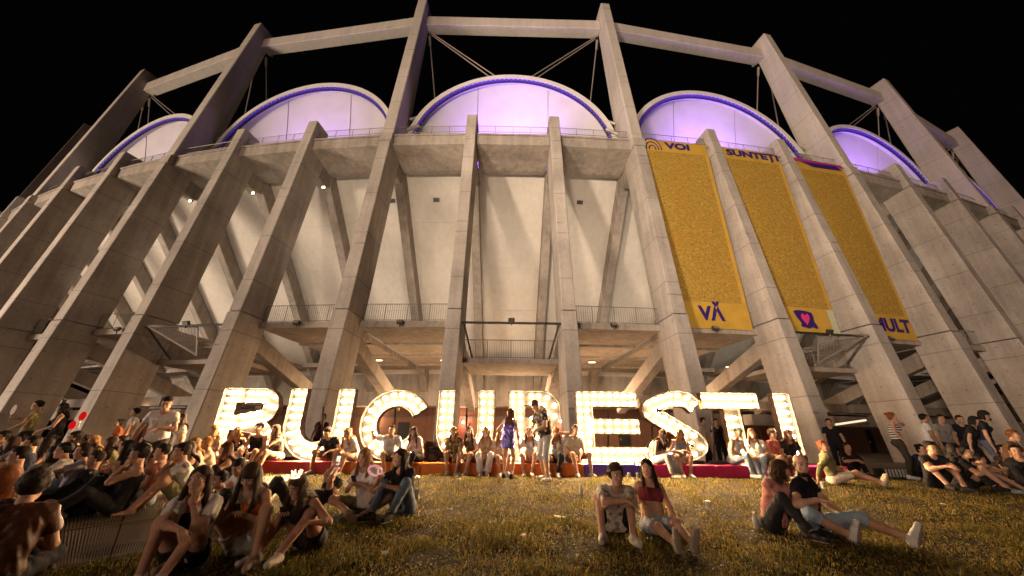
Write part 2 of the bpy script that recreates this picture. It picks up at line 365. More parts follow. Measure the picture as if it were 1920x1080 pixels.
# ------------------------------------------------------------------ floodlights
def flood(loc, target, name='flood_light', label='', lit=True, sz=.3):
    e = empty(name, loc, label, 'floodlight', 'floodlights on the stadium front')
    d = (Vector(target)-Vector(loc)).to_track_quat('Y', 'Z').to_matrix()
    a = MB(); a.box((0, 0, 0), (sz, sz*.5, sz*.7), 0, d); a.build('housing', M['steel'], e)
    g = MB(); v = d @ Vector((0, sz*.27, 0)); g.box(v, (sz*.86, .012, sz*.56), 0, d); g.build('glass', M['lampglass'] if lit else M['cable'], e)
    b = MB(); b.bar((0, 0, 0), (0, .05, -sz*.8), .03, 5); b.bar((-sz*.55, 0, 0), (sz*.55, 0, 0), .025, 5); b.build('bracket', M['steel'], e)
    return e
BOWL = (1.0, .84, .67)
names_b = {-6: 'at the far left end', -5: 'second from the far left end', -4: 'above the crowd at the far left', -2: 'over the first letter', -1: 'over the letter C', 1: 'over the letter E',
           2: 'under the VA banner', 4: 'under the MULT banner', 5: 'right of the banners', 7: 'at the far right'}
for i in range(-6, 8):
    j = i+.5
    if i % 3 == 0:
        loc = P(j, 0, .85, 6.12); lb = {0: 'small floodlight on the steel bar across the open middle bay', -3: 'small floodlight on the steel bar of the open bay left of the letters', 3: 'small floodlight on the steel bar under the heart banner', -6: 'small floodlight on the steel bar at the far left end', 6: 'small floodlight on the steel bar at the far right'}[i]
        tg = P(j, 0, 10, 11)
        flood(loc, tg, label=lb, lit=False)
        spot('bowl_spot', P(j, 0, 3.2, 4.9), P(j, 0, 11, 9.5), 860 if i == 0 else 600, BOWL, 120, .8, .15)
    else:
        loc = P(j, -.2, 1.80, 6.30)
        flood(loc, P(j, 0, -3, 9), label='small dark floodlight on the edge of the concourse '+names_b[i], lit=False)
        spot('bowl_spot', P(j, 0, 2.6, 6.9), P(j, 0, 9, 13), 520, BOWL, 130, .8, .15)
for i in (-4, -3, -2):
    e = flood(P(i, .42, 3.9, 16.6), P(i, .5, -6, 12), label={-4: 'tiny lit lamp under the ring beam, leftmost of three', -3: 'tiny lit lamp under the ring beam, middle of three', -2: 'tiny lit lamp under the ring beam, nearest the first letter'}[i], sz=.22)

# warm service lamps inside the undercroft
def undercroft_lamp(loc, label, pw, col=(1, .62, .34)):
    e = empty('wall_lamp', loc, label, 'lamp', 'lamps inside the undercroft')
    a = MB(); a.lathe([(.10, 0), (.12, .04), (.11, .12), (.05, .16)]); a.build('globe', M['lampglass'], e)
    b = MB(); b.box((0, .09, .08), (.16, .06, .22)); b.build('base', M['steel'], e)
    point('undercroft_light', (loc[0], loc[1]-.3, loc[2]+.1), pw, col, .15)
undercroft_lamp(P(-.25, -.3, 17.2, 2.15), 'round glowing lamp on the red wall between the letters C and U', 220, (1, .52, .30))
undercroft_lamp(P(1.4, .3, 17.2, 2.3), 'small warm lamp on the wall seen through the letter E', 260)
undercroft_lamp(P(3.6, .3, 5.5, .95), 'bright warm lamp low in the dark bay right of the letter I', 40, (1, .45, .2))
undercroft_lamp(P(-2.1, .3, 17.2, 2.3), 'small warm lamp on the wall seen through the letter B', 240)
for j, pw in ((-4.5, 50), (-3.5, 60), (-1.4, 650), (-.5, 1100), (.5, 1300), (1.5, 1300), (2.5, 760), (3.5, 60), (4.5, 35)):
    p = P(j, .6, 9.0, 5.85)
    e = empty('ceiling_lamp', p, {-4.5: 'ceiling lamp in the undercroft at the far left', -3.5: 'ceiling lamp in the undercroft left of the first letter', -1.4: 'ceiling lamp between the letters U and C', -.5: 'ceiling lamp above the second U', .5: 'ceiling lamp above the letter R', 1.5: 'ceiling lamp above the letter E', 2.5: 'ceiling lamp above the letter S', 3.5: 'ceiling lamp right of the letter I', 4.5: 'ceiling lamp in the dark bay at the right'}[j], 'lamp', 'lamps under the concourse ceiling')
    a = MB(); a.box((0, 0, .02), (.5, .14, .08)); a.build('housing', M['steel'], e)
    g = MB(); g.box((0, 0, -.03), (.44, .1, .016)); g.build('diffuser', M['lampglass'], e)
    area('ceiling_light', (p[0], p[1], p[2]-.12), (p[0], p[1], 0), pw*.5, (1, .66, .38), .5, .3)
    point('ceiling_bounce', (p[0], p[1]-2, 2.6), pw*.35, (1, .62, .34), .2)
p0, p1 = P(4, -1.6, 3.0, 1.75), P(4, .4, 3.0, 2.0)
tb = MB(); tb.bar(p0, p1, .05, 8); tag(tb.build('tube_lamp', M['tubeglass']), 'slanting fluorescent tube in the dark bay right of the letter I', 'lamp')

# ------------------------------------------------------------------ banners
def banner_mat(name, band_top, pink=False):
    m = bpy.data.materials.new(name); m.use_nodes = True; nt = m.node_tree; b = nt.nodes['Principled BSDF']; N = nt.nodes.new; L = nt.links.new
    b.inputs['Roughness'].default_value = .7; b.inputs['Specular IOR Level'].default_value = .2
    uv = N('ShaderNodeUVMap')
    mp = N('ShaderNodeMapping'); mp.inputs['Scale'].default_value = (34, 50, 1); mp.inputs['Rotation'].default_value = (0, 0, .35); L(uv.outputs[0], mp.inputs[0])
    n = N('ShaderNodeTexNoise'); n.inputs['Scale'].default_value = 1.0; n.inputs['Detail'].default_value = 2; n.inputs['Distortion'].default_value = 1.6; L(mp.outputs[0], n.inputs[0])
    n2 = N('ShaderNodeTexNoise'); n2.inputs['Scale'].default_value = 3.5; n2.inputs['Detail'].default_value = 3; L(uv.outputs[0], n2.inputs[0])
    mx = N('ShaderNodeMix'); mx.data_type = 'RGBA'; mx.inputs[6].default_value = (.29, .17, .022, 1); mx.inputs[7].default_value = (.54, .35, .08, 1)
    mr = N('ShaderNodeMapRange'); mr.inputs[1].default_value = .38; mr.inputs[2].default_value = .66; L(n.outputs[0], mr.inputs[0]); L(mr.outputs[0], mx.inputs[0])
    m2 = N('ShaderNodeMix'); m2.data_type = 'RGBA'; m2.inputs[7].default_value = (.42, .20, .025, 1); L(mx.outputs[2], m2.inputs[6])
    mr2 = N('ShaderNodeMapRange'); mr2.inputs[1].default_value = .5; mr2.inputs[2].default_value = .75; mr2.inputs[4].default_value = .6; L(n2.outputs[0], mr2.inputs[0]); L(mr2.outputs[0], m2.inputs[0])
    L(m2.outputs[2], b.inputs['Base Color']); return m
M['net'] = banner_mat('golden_net', 0)
M['band'] = mat('yellow_print', (.56, .34, .05), .6, noise=.12, nscale=1.2)
M['bandedge'] = mat('pale_green_print', (.50, .52, .36), .6)
M['print'] = mat('violet_print', (.035, .012, .16), .6)
M['pink'] = mat('pink_print', (.75, .05, .22), .6)
M['magenta'] = mat('magenta_print', (.40, .03, .22), .6)
def text_mesh(s, size, bold=.03):
    cu = bpy.data.curves.new('t', 'FONT'); cu.body = s; cu.size = size; cu.align_x = 'CENTER'; cu.align_y = 'CENTER'; cu.offset = bold; cu.extrude = .004; cu.resolution_u = 3
    o = bpy.data.objects.new('t', cu); COL.objects.link(o); dg = bpy.context.evaluated_depsgraph_get(); me = bpy.data.meshes.new_from_object(o.evaluated_get(dg)); bpy.data.objects.remove(o); bpy.data.curves.remove(cu); return me
def banner(i, top_txt, bot_txt, label, top_mat='band'):
    e = empty('banner', P(i+.5, 0, 1.2, 12), label, 'banner', 'tall golden banners hung between the ribs'); off = Vector(P(i+.5, 0, 1.2, 12))
    hw = .36
    def surf(u, v, d=0):                                       # u across 0..1, v down 0..1; top band folds back over the ring beam
        if v < .08: q = max(0, (.08-v)/.08); z = 18.1+1.04*q; dr = 1.93+.06*q
        else: q = (v-.08)/.92; z = 18.1-(18.1-6.32)*q; dr = 1.93-.10*math.sin(q*math.pi)*math.sin(u*math.pi)+.03*math.sin(v*23+u*5)*math.sin(u*math.pi)*math.sin(q*math.pi)
        a = np.array(P(i, hw, dr-d, z)); b = np.array(P(i+1, -hw-.30, dr-d, z)); return a+(b-a)*u
    def sheet(name, u0, u1, v0, v1, m, nu=8, nv=30, d=0):
        mb = MB(); vs = []; fs = []
        for a in range(nv+1):
            for b in range(nu+1): vs.append(surf(u0+(u1-u0)*b/nu, v0+(v1-v0)*a/nv, d))
        for a in range(nv):
            for b in range(nu): k = a*(nu+1)+b; fs.append((k, k+1, k+nu+2, k+nu+1))
        mb.add(vs, fs); o = mb.build(name, m, e, smooth=True); o.location = -off
        uvl = o.data.uv_layers.new(name='UVMap'); sx = 4.8; sy = 13.1
        uvs = []
        for f in o.data.polygons:
            for vi in f.vertices:
                a, b = divmod(vi, nu+1); uvs += [(u0+(u1-u0)*b/nu)*1.0, (v0+(v1-v0)*a/nv)*sy/sx]
        uvl.data.foreach_set('uv', uvs); return o
    sheet('net', .045, .945, .075, .885, M['net'], 10, 40)
    sheet('top_band', 0, 1, .0255 if i == 4 else 0, .0745, M['band'], 8, 6)
    if i == 4: sheet('top_strip', 0, 1, 0, .025, M[top_mat], 8, 3)
    sheet('bottom_band', 0, .9, .8855, 1.0, M['band'], 8, 6)
    sheet('edge_strip', .9005, 1, .8855, 1.0, M['bandedge'] if i == 3 else M['band'], 2, 6)
    sheet('side_hem', 0, .0445, .075, .885, M['band'], 2, 30); sheet('side_hem', .9455, 1, .075, .885, M['band'], 2, 30)
    def put(s, u, v, size, m, name, bold=.035, sq=1.0):
        me = text_mesh(s, size, bold); me.materials.clear(); me.materials.append(m)
        c = surf(u, v, .03); ux = surf(u+.02, v, .03)-surf(u-.02, v, .03); ux /= np.linalg.norm(ux)
        dv = surf(u, v-.02, .03)-surf(u, v+.02, .03); dv /= np.linalg.norm(dv); nn = np.cross(ux, dv)
        o = new_obj(name, me, e); o.matrix_local = Matrix.Translation(-off) @ Matrix(((ux[0], dv[0]*sq, nn[0], c[0]), (ux[1], dv[1]*sq, nn[1], c[1]), (ux[2], dv[2]*sq, nn[2], c[2]), (0, 0, 0, 1)))
        return o
    if top_txt: put(top_txt, .54, .034, 1.0, M['print'], 'lettering', .045, .72)
    if bot_txt: put(bot_txt, .50 if i == 2 else .64, .938, 1.05, M['print'], 'lettering', .045)
    return e, surf, off
def flat(e, surf, off, pts, u0, v0, sx, sy, m, name, d):       # printed polygon on the banner
    mb = MB(); mb.add([surf(u0+x*sx, v0+y*sy, d) for x, y in pts], [tuple(range(len(pts)))]); o = mb.build(name, m, e); o.location = -off; return o
b1 = banner(2, 'VOI', 'VĂ', 'golden netted banner between two ribs with the words VOI and VĂ')
for rr in (.34, .23, .12):                                      # concentric rings at the top left corner
    mb = MB(); pts = []
    for k in range(15):
        a = math.pi*k/14; pts.append(b1[1](.13+rr*.42*math.cos(a), .066-rr*.22*math.sin(a), .03))
    mb.tube(pts, .035, 4); o = mb.build('ring_print', M['print'], b1[0]); o.location = -b1[2]
b2 = banner(3, 'SUNTEȚI', None, 'golden netted banner with a pink heart on a violet patch and the word SUNTEȚI')
patch = [(-.52, -.42), (-.3, -.5), (.1, -.47), (.45, -.38), (.5, -.2), (.47, .1), (.6, .38), (.56, .5), (.3, .42), (.1, .5), (-.1, .44), (-.3, .4), (-.25, .2), (-.42, -.1)]
flat(*b2, patch, .53, .938, .27, .082, M['print'], 'heart_patch', .02)
heart = []
for k in range(28):
    t = 2*math.pi*k/28; heart.append((16*math.sin(t)**3/34, -(13*math.cos(t)-5*math.cos(2*t)-2*math.cos(3*t)-math.cos(4*t))/30))
flat(*b2, heart, .54, .935, .13, .055, M['pink'], 'heart', .035)
b3 = banner(4, None, 'MULT', 'golden netted banner reading MULT with a magenta strip at its top', 'magenta')
flat(*b3, [(-.5, -.3), (.4, -.5), (.5, .2), (-.2, .4)], .55, .035, .8, .04, M['print'], 'dark_print', .02)
mb = MB(); mb.bar(b3[1](.05, .62, .02), b3[1](.94, .60, .02), .012, 4); o = mb.build('seam', M['band'], b3[0]); o.location = -b3[2]

# vents in the panels
for (i, t, dr, z) in ((-.5, -.3, 5.5, 16.2), (-1.5, 1.6, 5.6, 16.1), (1.5, -.2, 5.6, 16.1)):
    A = np.array([4.2, 17.75]); B = np.array([15.6, 4.5]); d = (B-A)/np.linalg.norm(B-A); nrm = np.array([-d[1], d[0]])
    q = A+d*1.75+nrm*.93; mb = MB(); sweep(mb, [tuple(q), tuple(q+d*.28), tuple(q+d*.28+nrm*.1), tuple(q+nrm*.1)], i, t-.22, i, t+.22); part(mb, 'vent', M['steel'])

# ------------------------------------------------------------------ ground
M['soil'] = mat('lawn_soil', (.045, .034, .014), .95, spec=.1, noise=.5, nscale=3, bump=.8, bscale=14)
M['plaza'] = concrete('plaza_paving', (.22, .19, .165), .6, .6)
def sheet_ground():
    xs = np.concatenate([np.linspace(-400, -16, 10), np.arange(-15, 16.1, .25), np.linspace(17, 400, 10)])
    ys = np.concatenate([np.linspace(-300, -3, 8), np.arange(-2, 12.01, .2), np.array([13.5, 16, 30, 80, 300, 700])])
    X, Y = np.meshgrid(xs, ys); Z = np.vectorize(gz)(Y)
    Z = np.where((Y > 0.5) & (Y < 9.8), Z+.018*np.sin(X*3.1+Y*1.7)*np.sin(Y*2.3-X*.9)+.012*np.sin(X*7.3-Y*5.1), Z)
    Z = np.where(Y < -2.5, -.57, Z)
    V = np.stack([X, Y, Z], -1).reshape(-1, 3); nx = len(xs); ny = len(ys)
    a = (np.arange(ny-1)[:, None]*nx+np.arange(nx-1)[None]).ravel()
    F = np.stack([a, a+1, a+nx+1, a+nx], -1)
    me = bpy.data.meshes.new('ground'); me.from_pydata(V.tolist(), [], F.tolist()); me.materials.append(M['soil']); me.polygons.foreach_set('use_smooth', [True]*len(F))
    tag(new_obj('ground', me), kind='structure')
sheet_ground()
mb = MB(); mb.add([(-90, 11.75, .012), (120, 11.75, .012), (120, 120, .012), (-90, 120, .012)], [(0, 1, 2, 3)])
tag(mb.build('plaza', M['plaza']), kind='structure')
# ------------------------------------------------------------------ the lit letters
M['plate'] = mat('letter_face', (.0100, .0092, .0080), .5, noise=.08, nscale=6)
M['wall_in'] = mat('letter_inner_wall', (.014, .013, .011), .5)
M['wall_out'] = mat('letter_wood_side', (.20, .10, .045), .6, noise=.4, nscale=8)
M['bulb'] = mat('bulb_glass', (1, .85, .6), .2, emit=(1.0, .62, .31), estr=560)
M['socket'] = mat('bulb_socket', (.7, .6, .45), .5)
ST = .45; LH = 1.84; LZ = .29; LY = 10.62
def arc(cx, cy, rx, ry, a0, a1, n=14): return [(cx+rx*math.cos(R(a0+(a1-a0)*k/n)), cy+ry*math.sin(R(a0+(a1-a0)*k/n))) for k in range(n+1)]
def offs(pts, d):
    p = np.array(pts, float); t = np.gradient(p, axis=0); t /= np.linalg.norm(t, axis=1)[:, None]; return p+np.stack([-t[:, 1], t[:, 0]], 1)*d
def stroke(pts, wd): return [tuple(q) for q in offs(pts, wd/2)][::-1]+[tuple(q) for q in offs(pts, -wd/2)]
def cat(pts, n=9):
    p = np.array([pts[0]]+list(pts)+[pts[-1]], float); o = []
    for k in range(1, len(p)-2):
        for u in np.arange(n)/n:
            a, b, c, d = p[k-1], p[k], p[k+1], p[k+2]; o.append(.5*((2*b)+(c-a)*u+(2*a-5*b+4*c-d)*u*u+(-a+3*b-3*c+d)*u**3))
    o.append(p[-2]); return [tuple(q) for q in o]
def letter_shape(ch, w):
    h, s = LH, ST; m = s/2
    if ch == 'I': return [[(0, 0), (w, 0), (w, h), (0, h)]], [[(w/2, .1), (w/2, h-.1)]]
    if ch == 'E': return [[(0, 0), (w, 0), (w, s*.9), (s, s*.9), (s, h*.5-s*.42), (w*.92, h*.5-s*.42), (w*.92, h*.5+s*.42), (s, h*.5+s*.42), (s, h-s*.9), (w*.92, h-s*.9), (w*.92, h), (0, h)]], \
        [[(m, .1), (m, h-.1)], [(m-.1, h-s*.45), (w*.92-.08, h-s*.45)], [(s, h*.5), (w*.92-.08, h*.5)], [(m-.1, s*.45), (w-.08, s*.45)]]
    if ch == 'T': return [[((w-s)/2, 0), ((w+s)/2, 0), ((w+s)/2, h-s*.95), (w, h-s*.95), (w, h), (0, h), (0, h-s*.95), ((w-s)/2, h-s*.95)]], [[(.1, h-s*.47), (w-.08, h-s*.47)], [(w/2, .1), (w/2, h-s)]]
    if ch == 'U':
        r = w/2; o = [(0, h)]+[(0, r)]+arc(r, r, r, r, 180, 360)[1:]+[(w, h), (w-s, h), (w-s, r)]+arc(r, r, r-s, r-s, 360, 180)[1:]+[(s, h)]
        return [o], [[(m, h-.1), (m, r)]+arc(r, r, r-m, r-m, 180, 360)[1:]+[(w-m, h-.1)]]
    if ch == 'C':
        c = arc(w*.56, h/2, w*.56-m, h/2-m, 28, 332, 36); return [stroke(c, s)], [c[1:-1]]
    if ch == 'S':
        c = cat([(w-.20, h*.79), (w*.74, h*.90), (w*.46, h-m*.95), (m*1.15, h*.735), (w*.52, h*.50), (w-m*1.05, h*.26), (w*.52, m*.95), (w*.24, h*.115), (.12, h*.235)]); return [stroke(c, s*.93)], [c[1:-1]]
    r2 = h*.285
    if ch == 'R':
        ro = r2; o = [(0, 0), (s, 0), (s, h*.40), (w*.50, h*.40), (w-s*1.0, 0), (w, 0), (w*.74, h*.44)]+arc(w-ro, h-ro, ro, ro, -62, 90, 12)+[(0, h)]
        hole = [(s, h*.40+s*.85), (s, h-s*.85)]+arc(w-ro, h-ro, ro-s*.9, ro-s*.85, 90, -90, 10)
        cl = [[(m, .1), (m, h-.1)], [(m, h-m)]+arc(w-ro, h-ro, ro-m, ro-m, 90, -90, 12)+[(s, h-2*ro+m)], [(w*.62, h*.36), (w-m*1.1, .12)]]
        return [o, hole], cl
    if ch == 'B':
        ru = h*.262; rl = h*.272; o = [(0, 0)]+arc(w-rl, rl, rl, rl, -90, 62, 12)+arc(w*.97-ru, h-ru, ru, ru, -58, 90, 12)+[(0, h)]
        h1 = [(s, h*.5+s*.42), (s, h-s*.85)]+arc(w*.97-ru, h-ru, ru-s*.9, ru-s*.83, 90, -90, 10)
        h2 = [(s, s*.85), (s, h*.5-s*.36)]+arc(w-rl, rl, rl-s*.9, rl-s*.8, 90, -90, 10)
        return [o, h1, h2], [[(m, .1), (m, h-.1)], [(m, h-m)]+arc(w*.97-ru, h-ru, ru-m, ru-m, 90, -90, 12)+[(s, h*.5)], [(m, m)]+arc(w-rl, rl, rl-m, rl-m, -90, 80, 12)]
def fill2d(loops, y, name, m, parent):
    cu = bpy.data.curves.new('c', 'CURVE'); cu.dimensions = '2D'; cu.fill_mode = 'BOTH'; cu.extrude = .006
    for lp in loops:
        sp = cu.splines.new('POLY'); sp.points.add(len(lp)-1)
        for k, (x, z) in enumerate(lp): sp.points[k].co = (x, z, 0, 1)
        sp.use_cyclic_u = True
    o = bpy.data.objects.new('c', cu); COL.objects.link(o); dg = bpy.context.evaluated_depsgraph_get(); me = bpy.data.meshes.new_from_object(o.evaluated_get(dg)); bpy.data.objects.remove(o)
    me.transform(Matrix(((1, 0, 0, 0), (0, 0, -1, y), (0, 1, 0, 0), (0, 0, 0, 1)))); me.materials.clear(); me.materials.append(m); me.name = name
    return new_obj(name, me, parent)
bm_ = MB(); bm_.lathe([(.004, -.044), (.028, -.034), (.043, -.006), (.041, .014), (.026, .034), (.004, .040)], n=8); BULB = bm_.mesh('bulb', M['bulb'], True)
def letter(ch, x, w, label, dy=0):
    e = empty('marquee_letter', (x, LY+dy, LZ+.003), label, 'light-up letter', 'marquee letters of the lit city name')
    loops, strokes = letter_shape(ch, w)
    fill2d(loops, .15, 'face_plate', M['plate'], e)
    mb = MB()
    for lp in loops:
        p = np.array(lp, float); area_ = .5*np.sum(p[:, 0]*np.roll(p[:, 1], -1)-np.roll(p[:, 0], -1)*p[:, 1])
        if area_ < 0: p = p[::-1]
        n = len(p); e1 = p-np.roll(p, 1, 0); e2 = np.roll(p, -1, 0)-p
        n1 = np.stack([e1[:, 1], -e1[:, 0]], 1)/np.maximum(np.linalg.norm(e1, axis=1), 1e-6)[:, None]; n2 = np.stack([e2[:, 1], -e2[:, 0]], 1)/np.maximum(np.linalg.norm(e2, axis=1), 1e-6)[:, None]
        nn = n1+n2; nn /= np.maximum(np.linalg.norm(nn, axis=1), .3)[:, None]
        if lp is not loops[0]: nn = -nn
        q = p+nn*.016
        for k in range(n):
            j = (k+1) % n; a, b, c, d = p[k], p[j], q[j], q[k]
            mb.add([(a[0], 0, a[1]), (b[0], 0, b[1]), (b[0], .21, b[1]), (a[0], .21, a[1])], [(0, 1, 2, 3)], 0)
            mb.add([(d[0], 0, d[1]), (c[0], 0, c[1]), (c[0], .21, c[1]), (d[0], .21, d[1])], [(3, 2, 1, 0)], 1)
            mb.add([(a[0], 0, a[1]), (b[0], 0, b[1]), (c[0], 0, c[1]), (d[0], 0, d[1])], [(0, 1, 2, 3)], 1)
    mb.build('side_wall', [M['wall_in'], M['wall_out']], e)
    done = []
    for st in strokes:
        p = np.array(st, float); seg = np.linalg.norm(np.diff(p, axis=0), axis=1); cum = np.concatenate([[0], np.cumsum(seg)]); n = max(2, int(round(cum[-1]/.215)))
        for k in range(n+1):
            s_ = cum[-1]*k/n; x_ = np.interp(s_, cum, p[:, 0]); z_ = np.interp(s_, cum, p[:, 1]); i_ = min(np.searchsorted(cum, s_, 'right')-1, len(seg)-1)
            t = (p[i_+1]-p[i_])/max(seg[i_], 1e-6)
            for sg in (-1, 1):
                q = np.array([x_-t[1]*sg*.108, z_+t[0]*sg*.108])
                if all(np.hypot(*(q-d)) > .15 for d in done): done.append(q)
    for q in done:
        b = new_obj('bulb', BULB, e, (q[0], .075, q[1])); b.rotation_euler = (R(90), 0, 0)
    bk = MB(); bk.box((w*.5, .30, .04), (w*.9, .16, .08)); [bk.bar((xx, .19, LH*.75), (xx, .62, 0), .025, 5) for xx in (w*.22, w*.5)]
    bk.build('stand_brace', M['steel'], e)
for a in (('B', -8.10, 1.68, 'lit marquee letter B, leftmost of the city name, half hidden by seated people'), ('U', -6.20, 1.80, 'lit marquee letter U between the letters B and C'),
          ('C', -4.12, 1.72, 'lit marquee letter C with a round open bowl'), ('U', -2.02, 1.57, 'lit marquee letter U between the letters C and R'),
          ('R', -.05, 1.44, 'lit marquee letter R behind the standing couple'), ('E', 1.84, 1.84, 'lit marquee letter E above the violet box'),
          ('S', 3.62, 1.74, 'lit marquee letter S with a curved spine'), ('T', 5.38, 1.58, 'lit marquee letter T behind the man in the cap'), ('I', 7.42, .47, 'lit marquee letter I, rightmost of the city name')): letter(*a)
# coloured boxes under the letters
for k, (x0, x1, c, lb) in enumerate(((-8.75, -6.42, (.62, .06, .05), 'red painted box under the letter B'), (-6.41, -4.62, (.62, .055, .065), 'red painted box under the first letter U'), (-4.61, -2.3, (.75, .20, .02), 'orange painted box under the letter C'),
        (-2.29, -.2, (.75, .19, .02), 'orange painted box under the second letter U'), (-.19, 1.9, (.77, .20, .02), 'orange painted box under the letter R'), (1.91, 3.35, (.10, .05, .42), 'violet painted box under the letter E'),
        (3.36, 5.3, (.55, .02, .12), 'magenta painted box under the letter S'), (5.31, 7.1, (.55, .02, .13), 'magenta painted box under the letter T'), (7.11, 8.7, (.52, .02, .14), 'magenta painted box under the letter I'))):
    m = mat('box_paint', c, .5, noise=.12, nscale=5)
    mb = MB(); mb.box(((x0+x1)/2, 10.92, .145), (x1-x0-.012, 1.12, .29)); o = mb.build('painted_box', m); tag(o, lb, 'box', 'painted boxes carrying the letters'); bevel(o, .012)

# ------------------------------------------------------------------ lawn: blades and small leaves
def translucent(m, c, f):                      # thin blades and hair let light through
    nt = m.node_tree; b = nt.nodes['Principled BSDF']; o = nt.nodes['Material Output']; t = nt.nodes.new('ShaderNodeBsdfTranslucent'); t.inputs[0].default_value = (*c, 1)
    x = nt.nodes.new('ShaderNodeMixShader'); x.inputs[0].default_value = f; nt.links.new(b.outputs[0], x.inputs[1]); nt.links.new(t.outputs[0], x.inputs[2]); nt.links.new(x.outputs[0], o.inputs[0])
def grass():
    c = [(.12, .10, .018), (.155, .118, .021), (.20, .14, .032), (.065, .070, .013), (.27, .19, .06)]
    ms = [mat('grass_blade', k, .55, spec=.35) for k in c]
    for m in ms:
        translucent(m, tuple(min(1, v*1.6) for v in m.node_tree.nodes['Principled BSDF'].inputs['Base Color'].default_value[:3]), .5)
    V = []; F = []; MI = []; 
    def field(n, y0, y1, hmin, hmax, wd):
        y = y0+(y1-y0)*rng.random(n)**.85; half = 1.55*y+1.5; x = (rng.random(n)*2-1)*half
        clump = np.sin(x*2.9+1.3*np.sin(y*2.1))*np.sin(y*3.3+1.1*np.sin(x*1.7))+.6*np.sin(x*7.1+y*3)*np.sin(y*6.3-x*2)
        keep = (rng.random(n) < .62+.38*clump) & ~in_mat(x, y); return x[keep], y[keep], clump[keep], hmin, hmax, wd
    for (n, y0, y1, h0, h1, wd) in ((60000, 1.0, 3.2, .03, .075, .006), (90000, 3.0, 6.0, .03, .08, .007), (70000, 5.5, 10.5, .025, .07, .010)):
        x, y, cl, h0, h1, wd = field(n, y0, y1, h0, h1, wd); k = len(x)
        z = np.array([gz(v) for v in y]); h = (h0+(h1-h0)*rng.random(k))*(1+.45*cl); h = np.maximum(h, .015)
        a = rng.random(k)*2*math.pi; ln = .35+.9*rng.random(k); la = rng.random(k)*2*math.pi
        cx, sx = np.cos(a)*wd*.5, np.sin(a)*wd*.5
        tx, ty = np.cos(la)*h*ln, np.sin(la)*h*ln
        b0 = np.stack([x-cx, y-sx, z-.01], 1); b1 = np.stack([x+cx, y+sx, z-.01], 1)
        m0 = np.stack([x-cx+tx*.4, y-sx+ty*.4, z+h*.62], 1); m1 = np.stack([x+cx+tx*.4, y+sx+ty*.4, z+h*.62], 1); t = np.stack([x+tx, y+ty, z+h*(.95-.2*ln)], 1)
        off = sum(len(v) for v in V); V.append(np.stack([b0, b1, m1, m0, t], 1).reshape(-1, 3)); q = off+np.arange(k)*5
        F.append((np.stack([q, q+1, q+2, q+3], 1), np.stack([q+3, q+2, q+4], 1)))
        mi = rng.choice(5, k, p=[.30, .26, .18, .18, .08]); MI.append(np.where((cl > .7) & (rng.random(k) < .4), 3, mi))
    # clover-like leaves
    k = 42000; y = 1.0+7*rng.random(k)**1.1; x = (rng.random(k)*2-1)*(1.5*y+1.2); ok = ~in_mat(x, y); x, y = x[ok], y[ok]; k = len(x)
    z = np.array([gz(v) for v in y])+.02+.04*rng.random(k); r = .007+.010*rng.random(k); a = rng.random(k)*6.28; tl = (rng.random((k, 2))-.5)*1.3
    def p(ang, rr): dx = np.cos(a+ang)*r*rr; dy = np.sin(a+ang)*r*rr; return np.stack([x+dx, y+dy, z+dx*tl[:, 0]+dy*tl[:, 1]], 1)
    off = sum(len(v) for v in V); V.append(np.stack([p(0, 1.3), p(1.4, .8), p(3.14, 1.1), p(4.8, .8)], 1).reshape(-1, 3)); q = off+np.arange(k)*4
    F.append((np.stack([q, q+1, q+2, q+3], 1), np.zeros((0, 3), int))); MI.append(rng.choice(5, k, p=[.30, .22, .16, .20, .12]))
    verts = np.concatenate(V); loops = []; starts = []; tot = []; mi = []
    pos = 0
    for (qd, tr), m_ in zip(F, MI):
        loops.append(qd.ravel()); starts.append(pos+np.arange(len(qd))*4); tot.append(np.full(len(qd), 4)); pos += len(qd)*4; mi.append(m_)
        if len(tr): loops.append(tr.ravel()); starts.append(pos+np.arange(len(tr))*3); tot.append(np.full(len(tr), 3)); pos += len(tr)*3; mi.append(m_)
    loops = np.concatenate(loops); starts = np.concatenate(starts); mi = np.concatenate(mi)
    me = bpy.data.meshes.new('grass'); me.vertices.add(len(verts)); me.vertices.foreach_set('co', verts.ravel().astype(np.float32))
    me.loops.add(len(loops)); me.loops.foreach_set('vertex_index', loops.astype(np.int32)); me.polygons.add(len(starts)); me.polygons.foreach_set('loop_start', starts.astype(np.int32))
    me.polygons.foreach_set('material_index', mi.astype(np.int32))
    for m in ms: me.materials.append(m)
    me.update(); me.validate(); tag(new_obj('grass', me), kind='stuff')
